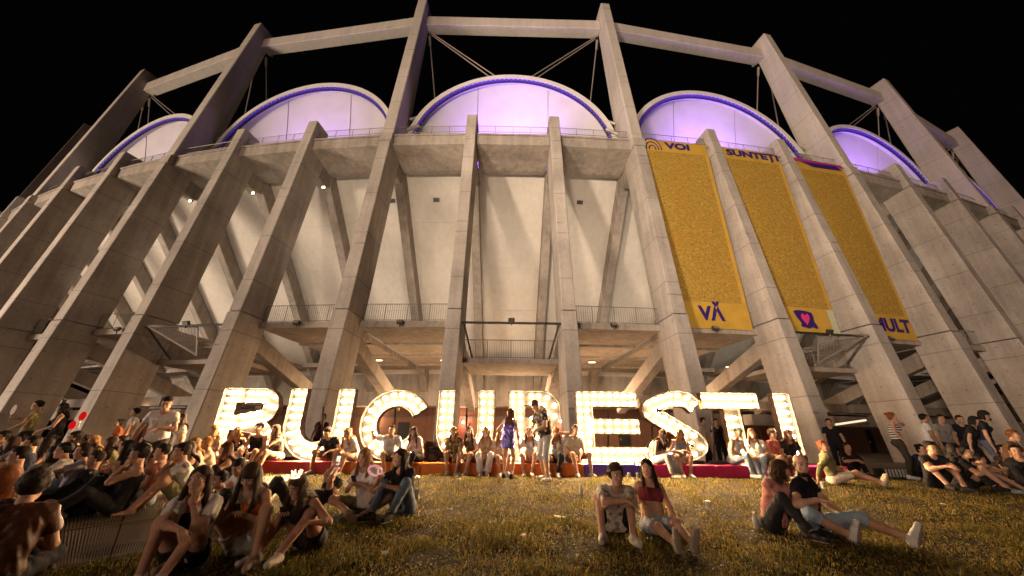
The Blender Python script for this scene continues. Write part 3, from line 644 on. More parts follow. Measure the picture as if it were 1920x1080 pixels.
# ribbed ground-protection mat at the left: quadrilateral on the lawn
MAT_A = np.array(on_ground(95, 1075)[:2]); MAT_B = np.array(on_ground(455, 1012)[:2]); MAT_C = np.array(on_ground(548, 893)[:2]); MAT_D = np.array(on_ground(112, 930)[:2])
MATQ = [MAT_A, MAT_B, MAT_C, MAT_D]
def in_mat(x, y):
    r = np.ones(len(x), bool)
    for k in range(4):
        a, b = MATQ[k], MATQ[(k+1) % 4]; r &= ((b[0]-a[0])*(y-a[1])-(b[1]-a[1])*(x-a[0])) > -.02
    return r
grass()
M['matt'] = mat('mat_plastic', (.155, .115, .075), .55, noise=.35, nscale=2.5, bump=.2, bscale=60)
M['matseam'] = mat('mat_joint', (.30, .22, .14), .6)
def ground_mat():
    c = (MAT_A+MAT_B+MAT_C+MAT_D)/4
    e = empty('ground_mat', (c[0], c[1], 0), 'brown ribbed ground protection mat on the lawn under the left crowd', 'mat')
    def q(u, v): return (MAT_A*(1-u)*(1-v)+MAT_B*u*(1-v)+MAT_C*u*v+MAT_D*(1-u)*v)
    rows, cols = 3, 4
    for r in range(rows):
        for k in range(cols):
            mb = MB(); n = 18
            u0, u1, v0, v1 = k/cols+.003, (k+1)/cols-.003, r/rows+.004, (r+1)/rows-.004
            for i in range(n):
                a, b = u0+(u1-u0)*(i+.12)/n, u0+(u1-u0)*(i+.72)/n; g1 = u0+(u1-u0)*(i+1.12)/n
                for (ua, ub, z) in ((a, b, .040), (b, min(g1, u1), .012)):
                    vs = []
                    for v in (v0, v1):
                        for uu in (ua, ub):
                            p = q(uu, v); vs.append((p[0]-c[0], p[1]-c[1], gz(p[1])+z))
                    vs += [(x, y, z_-.03) for x, y, z_ in vs]
                    mb.add(vs, [(0, 1, 3, 2), (0, 4, 5, 1), (2, 3, 7, 6), (0, 2, 6, 4), (1, 5, 7, 3)])
            mb.build('panel', M['matt'], e)
    for r in range(1, rows):
        mb = MB(); pts = [np.append(q(u, r/rows)-c, gz(q(u, r/rows)[1])+.046) for u in np.linspace(0, 1, 7)]; mb.tube(pts, .010, 5); mb.build('joint_strip', M['matseam'], e)
    mb = MB(); pts = [np.append(q(0, v)-c, gz(q(0, v)[1])+.046) for v in np.linspace(0, 1, 7)]; mb.tube(pts, .010, 5); mb.build('joint_strip', M['matseam'], e)
ground_mat()
# ------------------------------------------------------------------ people: one continuous body surface each, grown from a distance field
def smin(a, b, k):
    h = np.clip(.5+.5*(b-a)/k, 0, 1); return b+(a-b)*h-k*h*(1-h)
V3 = lambda *a: np.array(a, float)
def nrmz(v): v = np.array(v, float); return v/max(np.linalg.norm(v), 1e-9)
class Field:
    def __init__(s): s.p = []
    def cap(s, a, b, ra, rb=None, k=.03, flat=False, lab=0, sq=None): s.p.append(('c', np.array(a, float), np.array(b, float), ra, ra if rb is None else rb, k, flat, lab, sq)); return s
    def ell(s, c, r, M_=None, k=.03, lab=0, sub=False): s.p.append(('e', np.array(c, float), np.array(r, float), M_, 0, k, sub, lab, None)); return s
    def dist(s, q, X):
        if q[0] == 'c':
            _, a, b, ra, rb, k, flat, lab, sq = q; ab = b-a; L2 = ab@ab+1e-12; D = X-a
            if sq is not None:                                       # squashed along a direction
                ax, f = sq; D = D+(D@ax)[..., None]*ax*(1/f-1); abs_ = ab+(ab@ax)*ax*(1/f-1); t0 = (D@abs_)/(abs_@abs_); t = np.clip(t0, 0, 1); d = np.linalg.norm(D-t[..., None]*abs_, axis=-1)-(ra+(rb-ra)*t)
                t0 = ((X-a)@ab)/L2
            else:
                t0 = (D@ab)/L2; t = np.clip(t0, 0, 1); d = np.linalg.norm(D-t[..., None]*ab, axis=-1)-(ra+(rb-ra)*t)
            if flat: d = np.maximum(d, (t0-1)*math.sqrt(L2))
            if flat == 2: d = np.maximum(d, -t0*math.sqrt(L2))
            return d
        _, c, r, M_, _, k, sub, lab, _ = q; D = X-c
        if M_ is not None: D = D@M_
        k0 = np.linalg.norm(D/r, axis=-1); k1 = np.linalg.norm(D/(r*r), axis=-1); return k0*(k0-1)/np.maximum(k1, 1e-6)
    def bounds(s, q, pad):
        if q[0] == 'c': r = max(q[3], q[4]); return np.minimum(q[1], q[2])-r-pad, np.maximum(q[1], q[2])+r+pad
        r = q[2].max(); return q[1]-r-pad, q[1]+r+pad
    def mesh(s, res, wrinkle=0., cuts=(), seed=0):
        los, his = zip(*[s.bounds(q, .02) for q in s.p if not (q[0] == 'e' and q[6])]); lo = np.min(los, 0)-2*res; hi = np.max(his, 0)+2*res
        n = np.ceil((hi-lo)/res).astype(int)+1
        D = np.full(n, .25); ax = [lo[i]+res*np.arange(n[i]) for i in range(3)]
        for q in s.p:
            a, b = s.bounds(q, q[5]+2.5*res); i0 = np.clip(np.floor((a-lo)/res).astype(int), 0, n-1); i1 = np.clip(np.ceil((b-lo)/res).astype(int)+1, 1, n)
            sl = tuple(slice(i0[i], i1[i]) for i in range(3))
            if any(i1-i0 < 1): continue
            X = np.stack(np.meshgrid(*[ax[i][sl[i]] for i in range(3)], indexing='ij'), -1); d = s.dist(q, X)
            if q[0] == 'e' and q[6]: D[sl] = -smin(-D[sl], d, q[5])
            else: D[sl] = smin(D[sl], d, q[5])
        if wrinkle or cuts:
            X = np.stack(np.meshgrid(*ax, indexing='ij'), -1)
            if wrinkle:
                x, y, z = X[..., 0]+seed, X[..., 1]-seed*.7, X[..., 2]
                D = D+wrinkle*(np.sin(38*z+9*x+3*np.sin(17*y+5*x))*np.sin(21*x-15*y)+.7*np.sin(55*y+31*z+4*np.sin(22*x)))
            for c in cuts: D = np.maximum(D, c(X))
        return surface_nets(D, lo, res)
def surface_nets(D, lo, res):
    Sg = D < 0; n = np.array(D.shape)-1
    cnt = np.zeros(n, np.int8)
    offs_ = [(i, j, k) for i in (0, 1) for j in (0, 1) for k in (0, 1)]
    for o in offs_: cnt += Sg[o[0]:o[0]+n[0], o[1]:o[1]+n[1], o[2]:o[2]+n[2]]
    act = np.argwhere((cnt > 0) & (cnt < 8))
    if len(act) == 0: return np.zeros((0, 3)), np.zeros((0, 4), int)
    val = {o: D[act[:, 0]+o[0], act[:, 1]+o[1], act[:, 2]+o[2]] for o in offs_}
    acc = np.zeros((len(act), 3)); c = np.zeros(len(act))
    for o in offs_:
        for axi in range(3):
            if o[axi]: continue
            o2 = list(o); o2[axi] = 1; o2 = tuple(o2); a, b = val[o], val[o2]; m = (a < 0) != (b < 0)
            t = np.where(m, a/np.where(m, a-b, 1), 0); p = np.tile(np.array(o, float), (len(act), 1)); p[:, axi] += t; acc += p*m[:, None]; c += m
    V = lo+res*(act+acc/np.maximum(c, 1)[:, None])
    idx = -np.ones(n, int); idx[act[:, 0], act[:, 1], act[:, 2]] = np.arange(len(act)); Fs = []
    for axi in range(3):
        u, v = [(1, 2), (2, 0), (0, 1)][axi]
        sA = [slice(None)]*3; sB = [slice(None)]*3; sA[axi] = slice(0, -1); sB[axi] = slice(1, None)
        A, B = Sg[tuple(sA)], Sg[tuple(sB)]; e = np.argwhere(A != B); e = e[(e[:, u] > 0) & (e[:, v] > 0) & (e[:, u] < n[u]) & (e[:, v] < n[v])]
        flip = ~A[e[:, 0], e[:, 1], e[:, 2]]; q = []
        for du, dv in ((-1, -1), (0, -1), (0, 0), (-1, 0)):
            f = e.copy(); f[:, u] += du; f[:, v] += dv; q.append(idx[f[:, 0], f[:, 1], f[:, 2]])
        q = np.stack(q, 1); q[flip] = q[flip][:, ::-1]; Fs.append(q[(q >= 0).all(1)])
    return V, np.concatenate(Fs)
def np_mesh(name, V, F, mats, mi=None):
    me = bpy.data.meshes.new(name); me.vertices.add(len(V)); me.vertices.foreach_set('co', np.asarray(V, np.float32).ravel())
    me.loops.add(F.size); me.loops.foreach_set('vertex_index', F.astype(np.int32).ravel()); me.polygons.add(len(F)); me.polygons.foreach_set('loop_start', (np.arange(len(F))*4).astype(np.int32))
    me.polygons.foreach_set('use_smooth', np.ones(len(F), bool))
    for m in mats: me.materials.append(m)
    if mi is not None: me.polygons.foreach_set('material_index', mi.astype(np.int32))
    me.update(); return me

SKIN = [mat('skin', c, .62, spec=.22, noise=.22, nscale=7, bump=.25, bscale=45) for c in ((.56, .33, .22), (.50, .29, .19), (.43, .235, .15), (.60, .37, .26))]
M['lip'] = mat('lip', (.36, .13, .10), .45); M['brow'] = mat('brow', (.045, .026, .016), .7); M['eyewhite'] = mat('eye', (.62, .56, .50), .3); M['iris'] = mat('iris', (.03, .018, .012), .25)
def hair_mat(name, c):
    m = mat(name, c, .62, spec=.28, noise=.45, nscale=26, bump=.5, bscale=60, stretch=(1, 1, .12)); translucent(m, tuple(min(1, k*2.2+.03) for k in c), .22); return m
HAIR = {'black': hair_mat('black_hair', (.014, .010, .008)), 'brown': hair_mat('brown_hair', (.055, .026, .012)), 'dark': hair_mat('dark_brown_hair', (.028, .014, .008)),
        'blond': hair_mat('blond_hair', (.34, .19, .07)), 'ginger': hair_mat('ginger_hair', (.26, .085, .02)), 'auburn': hair_mat('auburn_hair', (.11, .035, .014))}
_cm = {}
def cloth(c, kind='plain', c2=None):
    key = (tuple(c), kind, c2)
    if key in _cm: return _cm[key]
    nm = {'plain': 'cotton_cloth', 'denim': 'denim_cloth', 'stripe': 'striped_cloth', 'floral': 'printed_cloth', 'sequin': 'sequin_cloth', 'satin': 'satin_cloth'}[kind]
    m = mat(nm, c, .5 if kind in ('satin',) else .82, spec=.25, noise=.12, nscale=9, bump=.7, bscale=16)
    nt = m.node_tree; b = nt.nodes['Principled BSDF']; N = nt.nodes.new; L = nt.links.new
    if kind in ('stripe', 'floral', 'sequin'):
        tc = N('ShaderNodeTexCoord'); mx = N('ShaderNodeMix'); mx.data_type = 'RGBA'; mx.inputs[6].default_value = (*c, 1); mx.inputs[7].default_value = (*(c2 or (.02, .02, .02)), 1)
        if kind == 'stripe':
            sp = N('ShaderNodeSeparateXYZ'); L(tc.outputs['Object'], sp.inputs[0]); mt = N('ShaderNodeMath'); mt.operation = 'MULTIPLY'; mt.inputs[1].default_value = 16; L(sp.outputs[2], mt.inputs[0])
            fr_ = N('ShaderNodeMath'); fr_.operation = 'FRACT'; L(mt.outputs[0], fr_.inputs[0]); gt = N('ShaderNodeMath'); gt.operation = 'GREATER_THAN'; gt.inputs[1].default_value = .55; L(fr_.outputs[0], gt.inputs[0]); L(gt.outputs[0], mx.inputs[0])
        else:
            vn = N('ShaderNodeTexVoronoi'); vn.inputs['Scale'].default_value = 11 if kind == 'floral' else 70; L(tc.outputs['Object'], vn.inputs[0])
            mr = N('ShaderNodeMapRange'); mr.inputs[1].default_value = .30; mr.inputs[2].default_value = .40
            if kind == 'floral': L(vn.outputs['Distance'], mr.inputs[0]); mr.inputs[3].default_value = 1; mr.inputs[4].default_value = 0
            else: L(vn.outputs['Color'], mr.inputs[0]); b.inputs['Metallic'].default_value = .5; b.inputs['Roughness'].default_value = .25
            L(mr.outputs[0], mx.inputs[0])
        L(mx.outputs[2], b.inputs['Base Color'])
    _cm[key] = m; return m
def shoe_mat(c): return cloth(c)

def ik(a, t, l1, l2, pole):
    a = np.array(a, float); t = np.array(t, float); d = t-a; L = np.linalg.norm(d); L = min(max(L, abs(l1-l2)+.02), l1+l2-.004); d = nrmz(d); t = a+d*L
    x = (l1*l1-l2*l2+L*L)/(2*L); h = math.sqrt(max(l1*l1-x*x, 0)); p = np.array(pole, float); p = p-(p@d)*d
    return a+d*x+nrmz(p)*h, t
def rot_ypr(yaw, pitch, roll=0):                   # columns: right, forward, up; yaw>0 turns to the person's left, pitch>0 looks down
    return np.array(Matrix.Rotation(R(yaw), 3, 'Z') @ Matrix.Rotation(R(-pitch), 3, 'X') @ Matrix.Rotation(R(roll), 3, 'Y'))

AIM = [None]; ERR = []
POSES = {
 'base':   dict(pz=.40, lean=12, LF=(-.10, .46, .075), RF=(.10, .44, .075), LH=(-.08, .34, .50), RH=(.09, .36, .49)),
 'knees':  dict(pz=.115, lean=14, LF=(-.12, .50, .075), RF=(.12, .48, .075), LH=(-.04, .50, .44), RH=(.06, .50, .42)),
 'cross':  dict(pz=.115, lean=10, LF=(.10, .30, .07), RF=(-.12, .27, .07), LH=(-.12, .33, .30), RH=(.10, .34, .32), kp=(1.0, .45, .3)),
 'recline':dict(pz=.115, lean=-32, LF=(-.12, .84, .07), RF=(.12, .80, .07), LH=(-.30, -.42, .04), RH=(.30, -.42, .04), ep=(.3, -1, .2)),
 'legs':   dict(pz=.115, lean=6, LF=(-.13, .86, .07), RF=(.13, .84, .07), LH=(-.13, .34, .22), RH=(.13, .34, .22)),
 'bent':   dict(pz=.115, lean=-12, LF=(-.15, .66, .07), RF=(.14, .50, .07), LH=(-.06, .46, .40), RH=(.30, -.30, .04)),
 'stand':  dict(pz=.915, lean=2, LF=(-.10, .02, .08), RF=(.10, -.02, .08), LH=(-.25, .08, .82), RH=(.25, .10, .82)),
 'lie':    dict(pz=.115, lean=-84, LF=(-.12, .50, .07), RF=(.12, .52, .07), LH=(-.12, -.52, .60), RH=(.14, -.50, .62), ep=(1, .4, -.3)),
}
def tt(p, q, t): return np.array(p)+(np.array(q)-np.array(p))*t
N_PEOPLE = [0]
def person(label, x, y, face, pose='base', sex='f', s=1., skin=0, hair='long', hcol='brown', top=('tee', (.7, .7, .7)), bottom=('short', (.1, .1, .12)), shoes=(.7, .7, .7),
           res=.0135, head=(0, 6, 0), group='people watching from the lawn', z=None, **ov):
    N_PEOPLE[0] += 1; sd_ = N_PEOPLE[0]*1.7; rg = random.Random(sd_)
    po = dict(POSES[pose]); po.update(ov)
    J = (lambda v, a=.03: np.array(v, float)+np.array([rg.uniform(-a, a) for _ in range(3)])) if not ov.get('exact') else (lambda v, a=0: np.array(v, float))
    z0 = gz(y) if z is None else z
    hi = res < .0105
    lean = R(po['lean']+(rg.uniform(-4, 4) if not ov.get('exact') else 0)); side = R(po.get('side', rg.uniform(-3, 3))); tw = R(po.get('twist', rg.uniform(-6, 6)))
    Pv = V3(0, 0, po['pz'])
    up1 = nrmz([math.sin(side), math.sin(lean), math.cos(lean)]); up2 = nrmz([math.sin(side)*1.3, math.sin(lean+R(po.get('curve', 8))), math.cos(lean+R(po.get('curve', 8)))])
    rx = nrmz([math.cos(tw), math.sin(tw), 0]); rx2 = nrmz(rx-(rx@up2)*up2); fw1 = np.cross(up1, V3(1, 0, 0)); fw2 = np.cross(up2, rx2)
    male = sex == 'm'; sw = .178 if male else .155; hw = .088 if male else .095; g = 1.0 if male else .92
    Wc = Pv+up1*.21; Ch = Wc+up2*.15; Nk = Ch+up2*.145; Sh = {-1: Nk-up2*.045-rx2*sw, 1: Nk-up2*.045+rx2*sw}
    HM = rot_ypr(*head) if not isinstance(head, np.ndarray) else head
    nkd = nrmz(up2*.75+V3(0, 0, .35)+fw2*.12) if po['lean'] > -60 else up2
    Hb = Nk+nkd*.085; Hc = Hb+HM[:, 2]*.085+HM[:, 1]*.028
    hip = {-1: Pv+V3(-hw, 0, -.01), 1: Pv+V3(hw, 0, -.01)}; kp = po.get('kp'); ft = {}; kn = {}; an = {}
    for sg, key in ((-1, 'LF'), (1, 'RF')):
        pole = V3(sg*kp[0], kp[1], kp[2]) if kp else (V3(sg*.12, 1, .35) if pose == 'stand' else V3(sg*.22, .25, 1))
        if 'k'+key in po: pole = np.array(po['k'+key], float)
        kn[sg], an[sg] = ik(hip[sg], J(po[key], .025), .425, .425, pole)
        sh = nrmz(kn[sg]-an[sg]); fdir = nrmz(V3(sg*.2, 1, 0)) if abs(sh[2]) > .55 else nrmz(V3(sg*.15, .38, .92))
        if kp and pose == 'cross': fdir = nrmz(V3(-sg*.9, .4, -.05))
        if 'fd' in po: fdir = nrmz(V3(sg*po['fd'][0], po['fd'][1], po['fd'][2]))
        ft[sg] = fdir
    ep = po.get('ep', (.75, -.45, -.6)); el = {}; wr = {}
    for sg, key in ((-1, 'LH'), (1, 'RH')):
        pole = V3(sg*ep[0], ep[1], ep[2])
        if 'e'+key in po: pole = np.array(po['e'+key], float)
        tg = HM @ np.array(po[key][1:], float)+Hc if po[key][0] == 'head' else J(po[key], .03)
        el[sg], wr[sg] = ik(Sh[sg], tg, .285, .25, pole)
    # ---- body field
    B = Field(); c_ = lambda *a, **k: B.cap(*a, **k)
    B.ell(Pv+up1*.02, (.155*g+(.008 if not male else 0), .105, .115), None, k=.04)
    for sg in (-1, 1):
        c_(Pv+rx*sg*.065+up1*.03, Wc+rx*sg*(.052 if not male else .066), .100*g, .092*g, k=.05); c_(Wc+rx*sg*.055, Ch+rx2*sg*(.072), .090*g, .096*g, k=.05)
        c_(Ch+rx2*sg*.07, Sh[sg]+(Ch-Sh[sg])*.22, .090*g, .055*g, k=.05)
        B.ell(Pv+rx*sg*.075-fw1*.05-up1*.02, (.085, .085, .085), None, k=.05)
        if not male: B.ell(Ch+rx2*sg*.072+fw2*.082-up2*.01, (.060, .060, .058), None, k=.025)
        lg = 1.05 if male else 1.0
        c_(hip[sg], kn[sg], .088*lg, .054*lg, k=.04); c_(kn[sg], an[sg], .052*lg, .036*lg, k=.03); B.ell(kn[sg], (.056, .056, .056), None, k=.03)
        sh = an[sg]-kn[sg]; ax_ = nrmz(np.cross(sh, np.cross(ft[sg], sh))); c_(kn[sg]+sh*.15-ax_*.022, kn[sg]+sh*.55-ax_*.014, .042*lg, .032*lg, k=.03)
        hl = an[sg]-ft[sg]*.035-V3(0, 0, .035 if abs(ft[sg][2]) < .6 else 0); fl = nrmz(np.cross(V3(1, 0, 0), ft[sg])); hl = an[sg]-ft[sg]*.03-fl*.035
        c_(an[sg], hl, .034, .033, k=.02); c_(hl, hl+ft[sg]*.10, .033, .033, k=.015); c_(hl+ft[sg]*.09-fl*.002, hl+ft[sg]*.18-fl*.004, .032, .024, k=.015, sq=None)
        a_ = 1.12 if male else .95
        c_(Sh[sg], el[sg], .050*a_, .038*a_, k=.035); c_(el[sg], wr[sg], .039*a_, .026*a_, k=.02); B.ell(tt(el[sg], wr[sg], .25), (.040*a_,)*3, None, k=.03)
        # hand: palm, four unequal fingers bent at the knuckles, thumb from the side
        hd = nrmz(nrmz(wr[sg]-el[sg])*.8+np.array(po.get('hd'+('L' if sg < 0 else 'R'), (0, .25, -.35)), float)); pn = np.array(po.get('pn'+('L' if sg < 0 else 'R'), (0, -.3, -1)), float); pn = nrmz(pn-(pn@hd)*hd)
        sd2 = np.cross(hd, pn)*sg; curl = po.get('curl', 35)
        c_(wr[sg], wr[sg]+hd*.075, .024, .026, k=.015, sq=(pn, .62)); c_(wr[sg]+hd*.03-sd2*.014, wr[sg]+hd*.085-sd2*.022, .017, .014, k=.012); c_(wr[sg]+hd*.03+sd2*.014, wr[sg]+hd*.085+sd2*.022, .017, .014, k=.012)
        fr_ = .0085 if hi else .0105
        for q, (off, ln) in enumerate(((-.030, .062), (-.010, .075), (.010, .080), (.030, .070))):
            r0 = wr[sg]+hd*.085+sd2*off; dd = hd; prev = r0
            for seg_, fr in enumerate((.45, .32, .23)):
                an_ = R(curl*(.5+.5*seg_)+q*2); dd = nrmz(hd*math.cos(an_)+pn*math.sin(an_)+sd2*off*2.5); nx = prev+dd*ln*fr*1.15; c_(prev, nx, fr_*(1-.1*seg_), fr_*(.95-.1*seg_), k=.004); prev = nx
        t0 = wr[sg]+hd*.025+sd2*.026; t1 = t0+nrmz(hd*.7+sd2*.65+pn*.3)*.042; t2 = t1+nrmz(hd*.9+sd2*.2+pn*.45)*.032; c_(t0, t1, .013, .011, k=.008); c_(t1, t2, .0105, .009, k=.004)
    c_(Nk-nkd*.05, Hb+HM[:, 2]*.02, .056*g, .050*g, k=.03); c_(Nk-nkd*.02+rx2*.0, tt(Nk, Sh[-1], .5)-up2*.01, .045, .045, k=.04); c_(Nk-nkd*.02, tt(Nk, Sh[1], .5)-up2*.01, .045, .045, k=.04)
    h = lambda a, b, c: Hc+HM @ V3(a, b, c)
    B.ell(h(0, -.012, .03), (.074, .094, .088), HM, k=.02); B.ell(h(0, .018, -.035), (.058, .068, .078), HM, k=.03); B.ell(h(0, .056, -.098), (.026, .024, .020), HM, k=.03)
    c_(h(-.048, .0, -.055), h(-.018, .062, -.095), .020, .016, k=.02); c_(h(.048, .0, -.055), h(.018, .062, -.095), .020, .016, k=.02)
    c_(h(0, .085, .012), h(0, .100, -.030), .0065, .0095, k=.012); B.ell(h(0, .092, -.035), (.0135, .011, .008), HM, k=.008)
    for sg in (-1, 1):
        B.ell(h(sg*.031, .094, .012), (.019, .017, .013), HM, k=.012, sub=True); B.ell(h(sg*.031, .072, .011), (.016, .015, .014), HM, k=.004, lab=3)
        c_(h(sg*.014, .083, .030), h(sg*.048, .070, .031), .007, .006, k=.010, lab=2); B.ell(h(sg*.042, .060, -.028), (.020, .018, .018), HM, k=.02)
        B.ell(h(sg*.076, -.008, -.008), (.010, .020, .031), HM, k=.008)
    c_(h(-.018, .081, -.066), h(.018, .081, -.066), .0055, .0055, k=.008, lab=1); c_(h(-.013, .082, -.075), h(.013, .082, -.075), .0065, .0065, k=.008, lab=1)
    sm = SKIN[skin % 4]
    V, F = B.mesh(res)
    # material per face: lips, brows and eyes by position in the head
    C = V[F].mean(1); loc = (C-Hc) @ HM; mi = np.zeros(len(F), int); fr = loc[:, 1] > .052
    mi[fr & (np.abs(loc[:, 0]) < .021) & (np.abs(loc[:, 2]+.071) < (.0078 if hi else .006)) & (loc[:, 1] > .07)] = 1
    mi[fr & (np.abs(np.abs(loc[:, 0])-.032) < .020) & (np.abs(loc[:, 2]-.034) < (.0034 if hi else .0035))] = 2
    ey = fr & ((np.abs(np.abs(loc[:, 0])-.031)/(.017 if hi else .012))**2+((loc[:, 2]-.011)/(.0075 if hi else .008))**2 < 1); mi[ey] = 3 if hi else 4
    mi[ey & (np.abs(np.abs(loc[:, 0])-.031) < .0075)] = 4
    if po.get('beard'): mi[(loc[:, 2] < -.080+.35*np.maximum(.05-loc[:, 1], 0)) & (loc[:, 2] > -.14) & (loc[:, 1] > -.005) & (mi != 1)] = 5
    body = new_obj('person', np_mesh('person', V, F, [sm, M['lip'], M['brow'], M['eyewhite'], M['iris'], HAIR['dark']], mi))
    body.location = (x, y, z0); body.scale = (s, s, s); body.rotation_euler = (0, 0, R(180+face)); tag(body, label, 'person', group)
    def child(name, fld, m, wr_=0., cuts=(), r=None):
        v, f = fld.mesh(r or res, wr_, cuts, sd_)
        if len(v) < 8: return None
        return new_obj(name, np_mesh(name, v, f, [m]), body)
    ct = lambda pt_, n_: (lambda X: (X-pt_)@n_)                 # keeps the side where (X-pt).n < 0
    # ---- clothes
    def torso(fl, inf, z_lo=0., k=.05):
        fl.ell(Pv+up1*(.02+z_lo), (.155*g+.01+inf, .108+inf, .112+inf), None, k=.04)
        for sg in (-1, 1):
            fl.cap(Pv+rx*sg*.065+up1*.03, Wc+rx*sg*.060, .100*g+inf, .097*g+inf, k=k); fl.cap(Wc+rx*sg*.058, Ch+rx2*sg*.074, .096*g+inf, .097*g+inf, k=k)
            fl.cap(Ch+rx2*sg*.07, Sh[sg]+(Ch-Sh[sg])*.22, .091*g+inf, .056*g+inf, k=k)
            if not male: fl.ell(Ch+rx2*sg*.07+fw2*.082-up2*.01, (.060+inf,)*3, None, k=.04)
    if top:
        kind, tc_ = top[0], top[1]; tm = cloth(tc_, *(top[2:] or ('plain',))); T = Field(); inf = .012 if kind not in ('loose', 'shirt') else .020
        torso(T, inf)
        cuts = [lambda X, a=Nk+fw2*.03+nkd*.015: (.062 if male else .078)-np.linalg.norm(X-a, axis=-1)]
        if kind in ('tee', 'loose', 'shirt', 'longsleeve'):
            for sg in (-1, 1):
                fr = {'tee': .55, 'loose': .68, 'shirt': .6, 'longsleeve': 1}[kind]; T.cap(Sh[sg]+(Ch-Sh[sg])*.05, tt(Sh[sg], el[sg], fr), .058+inf, .050+inf*(1.1 if fr < 1 else .7), k=.035, flat=fr < 1)
                if kind == 'longsleeve': T.cap(el[sg], tt(el[sg], wr[sg], .92), .046+inf*.7, .032+inf*.6, k=.03, flat=True)
            T.cap(Nk-nkd*.03, tt(Nk, Sh[-1], .6), .05+inf, .045+inf, k=.04); T.cap(Nk-nkd*.03, tt(Nk, Sh[1], .6), .05+inf, .045+inf, k=.04)
        elif kind == 'tank': cuts += [lambda X, a=Sh[-1]-rx2*.045: .082-np.linalg.norm(X-a, axis=-1), lambda X, a=Sh[1]+rx2*.045: .082-np.linalg.norm(X-a, axis=-1)]
        elif kind == 'crop': cuts += [ct(Ch+up2*.075, up2), ct(Wc+up2*.055, -up2)]
        elif kind == 'bandeau': cuts += [ct(Ch+up2*.040, up2), ct(Wc+up2*.05, -up2)]
        if kind in ('tee', 'loose', 'shirt', 'longsleeve', 'tank'): cuts += [ct(Pv-up1*(.03 if pose != 'stand' else .07), -up1)]
        if kind == 'dress':
            hem = Pv-up1*.20 if pose == 'stand' else Pv+V3(0, .22, .04); T.cap(Pv+up1*.05, hem,   .17, .21, k=.06, flat=True, sq=(fw1, .80)); [T.ell(Pv+rx*sg*.075-fw1*.05-up1*.02, (.108,)*3, None, k=.05) for sg in (-1, 1)]; cuts += [ct(Ch+up2*.08, up2)]
        if top[-1] == 'open':                                    # open shirt front
            cuts += [lambda X: np.where((X-Ch)@fw2 > .02, .055-np.abs((X-Ch)@rx2), -1)]
        child('top' if kind != 'dress' else 'dress', T, tm, .0046, cuts)
        if top[-1] == 'open': U = Field(); torso(U, .007); child('undershirt', U, cloth((.012, .012, .014)), .001, [ct(Ch+up2*.05, up2)])
    if bottom:
        kind, bc = bottom[0], bottom[1]; bm2 = cloth(bc, *(bottom[2:] or ('plain',))); Q = Field(); inf = .012 if kind != 'wide' else .02
        Q.ell(Pv+up1*.015, (.155*g+.012+inf, .108+inf, .115+inf), None, k=.04)
        for sg in (-1, 1):
            Q.ell(Pv+rx*sg*.075-fw1*.05-up1*.02, (.085+inf,)*3, None, k=.05)
            if kind == 'skirt': continue
            fr = {'mini': .35, 'short': .80, 'knee': 1., 'long': 1., 'wide': 1.}[kind]; Q.cap(hip[sg], tt(hip[sg], kn[sg], fr), .092+inf, (.092+(.058-.092)*fr)+inf*(1.5 if fr < 1 else 1.), k=.03, flat=fr < 1)
            if kind in ('long', 'wide', 'knee'): f2 = .25 if kind == 'knee' else .93; Q.cap(kn[sg], tt(kn[sg], an[sg], f2), .060+inf, (.060-.02*f2)+inf*(1 if kind != 'wide' else 2.4), k=.03, flat=True)
        if kind == 'skirt': Q.cap(Pv, tt(Pv, (kn[-1]+kn[1])/2, .75), .15, .17, k=.06, flat=True)
        child({'mini': 'shorts', 'short': 'shorts', 'knee': 'shorts', 'long': 'trousers', 'wide': 'trousers', 'skirt': 'skirt'}[kind], Q, bm2, .0040, [lambda X: np.minimum((X-Pv-up1*.125)@up1, .045-(X-Pv)[..., 1])])
    if shoes:
        for sg in (-1, 1):
            H = Field(); fl = nrmz(np.cross(V3(1, 0, 0), ft[sg])); hl = an[sg]-ft[sg]*.03-fl*.036
            H.cap(an[sg]+fl*.005, hl, .043, .044, k=.02); H.cap(hl, hl+ft[sg]*.11, .046, .045, k=.02); H.cap(hl+ft[sg]*.09-fl*.004, hl+ft[sg]*.20-fl*.008, .043, .034, k=.02)
            child('shoe', H, shoe_mat(shoes), 0, [ct(hl-fl*.048, -fl), ct(an[sg]+fl*.03, fl)], r=max(res*.9, .008))
            if hi:
                H2 = Field(); H2.cap(hl, hl+ft[sg]*.11, .050, .049, k=.02); H2.cap(hl+ft[sg]*.09-fl*.004, hl+ft[sg]*.20-fl*.008, .047, .038, k=.02)
                child('sole', H2, cloth((.30, .25, .20) if shoes[0] > .3 else (.45, .42, .38)), 0, [ct(hl-fl*.050, -fl), ct(hl-fl*.030, fl)], r=.0085)
    # ---- hair
    hm = HAIR[hcol]; Hf = Field(); cuts = []
    if hair != 'bald':
        vol = {'short': .012, 'curly': .026, 'long': .014, 'bun': .010, 'pony': .010, 'cap': .010, 'bangs': .014, 'bob': .02}[hair]
        Hf.ell(h(0, -.016, .036), (.076+vol, .096+vol, .090+vol), HM, k=.02)
        if hair in ('long', 'bangs', 'bob', 'pony', 'bun'): Hf.ell(h(0, -.040, -.02), (.074+vol*.7, .068, .085), HM, k=.03)
        yb = .058 if hair in ('long', 'bob', 'pony', 'bun') else .066
        zb = {'bangs': .030, 'short': .078, 'curly': .072, 'cap': .08}.get(hair, .086); zs = .80 if hair in ('long', 'bob', 'pony') else .28
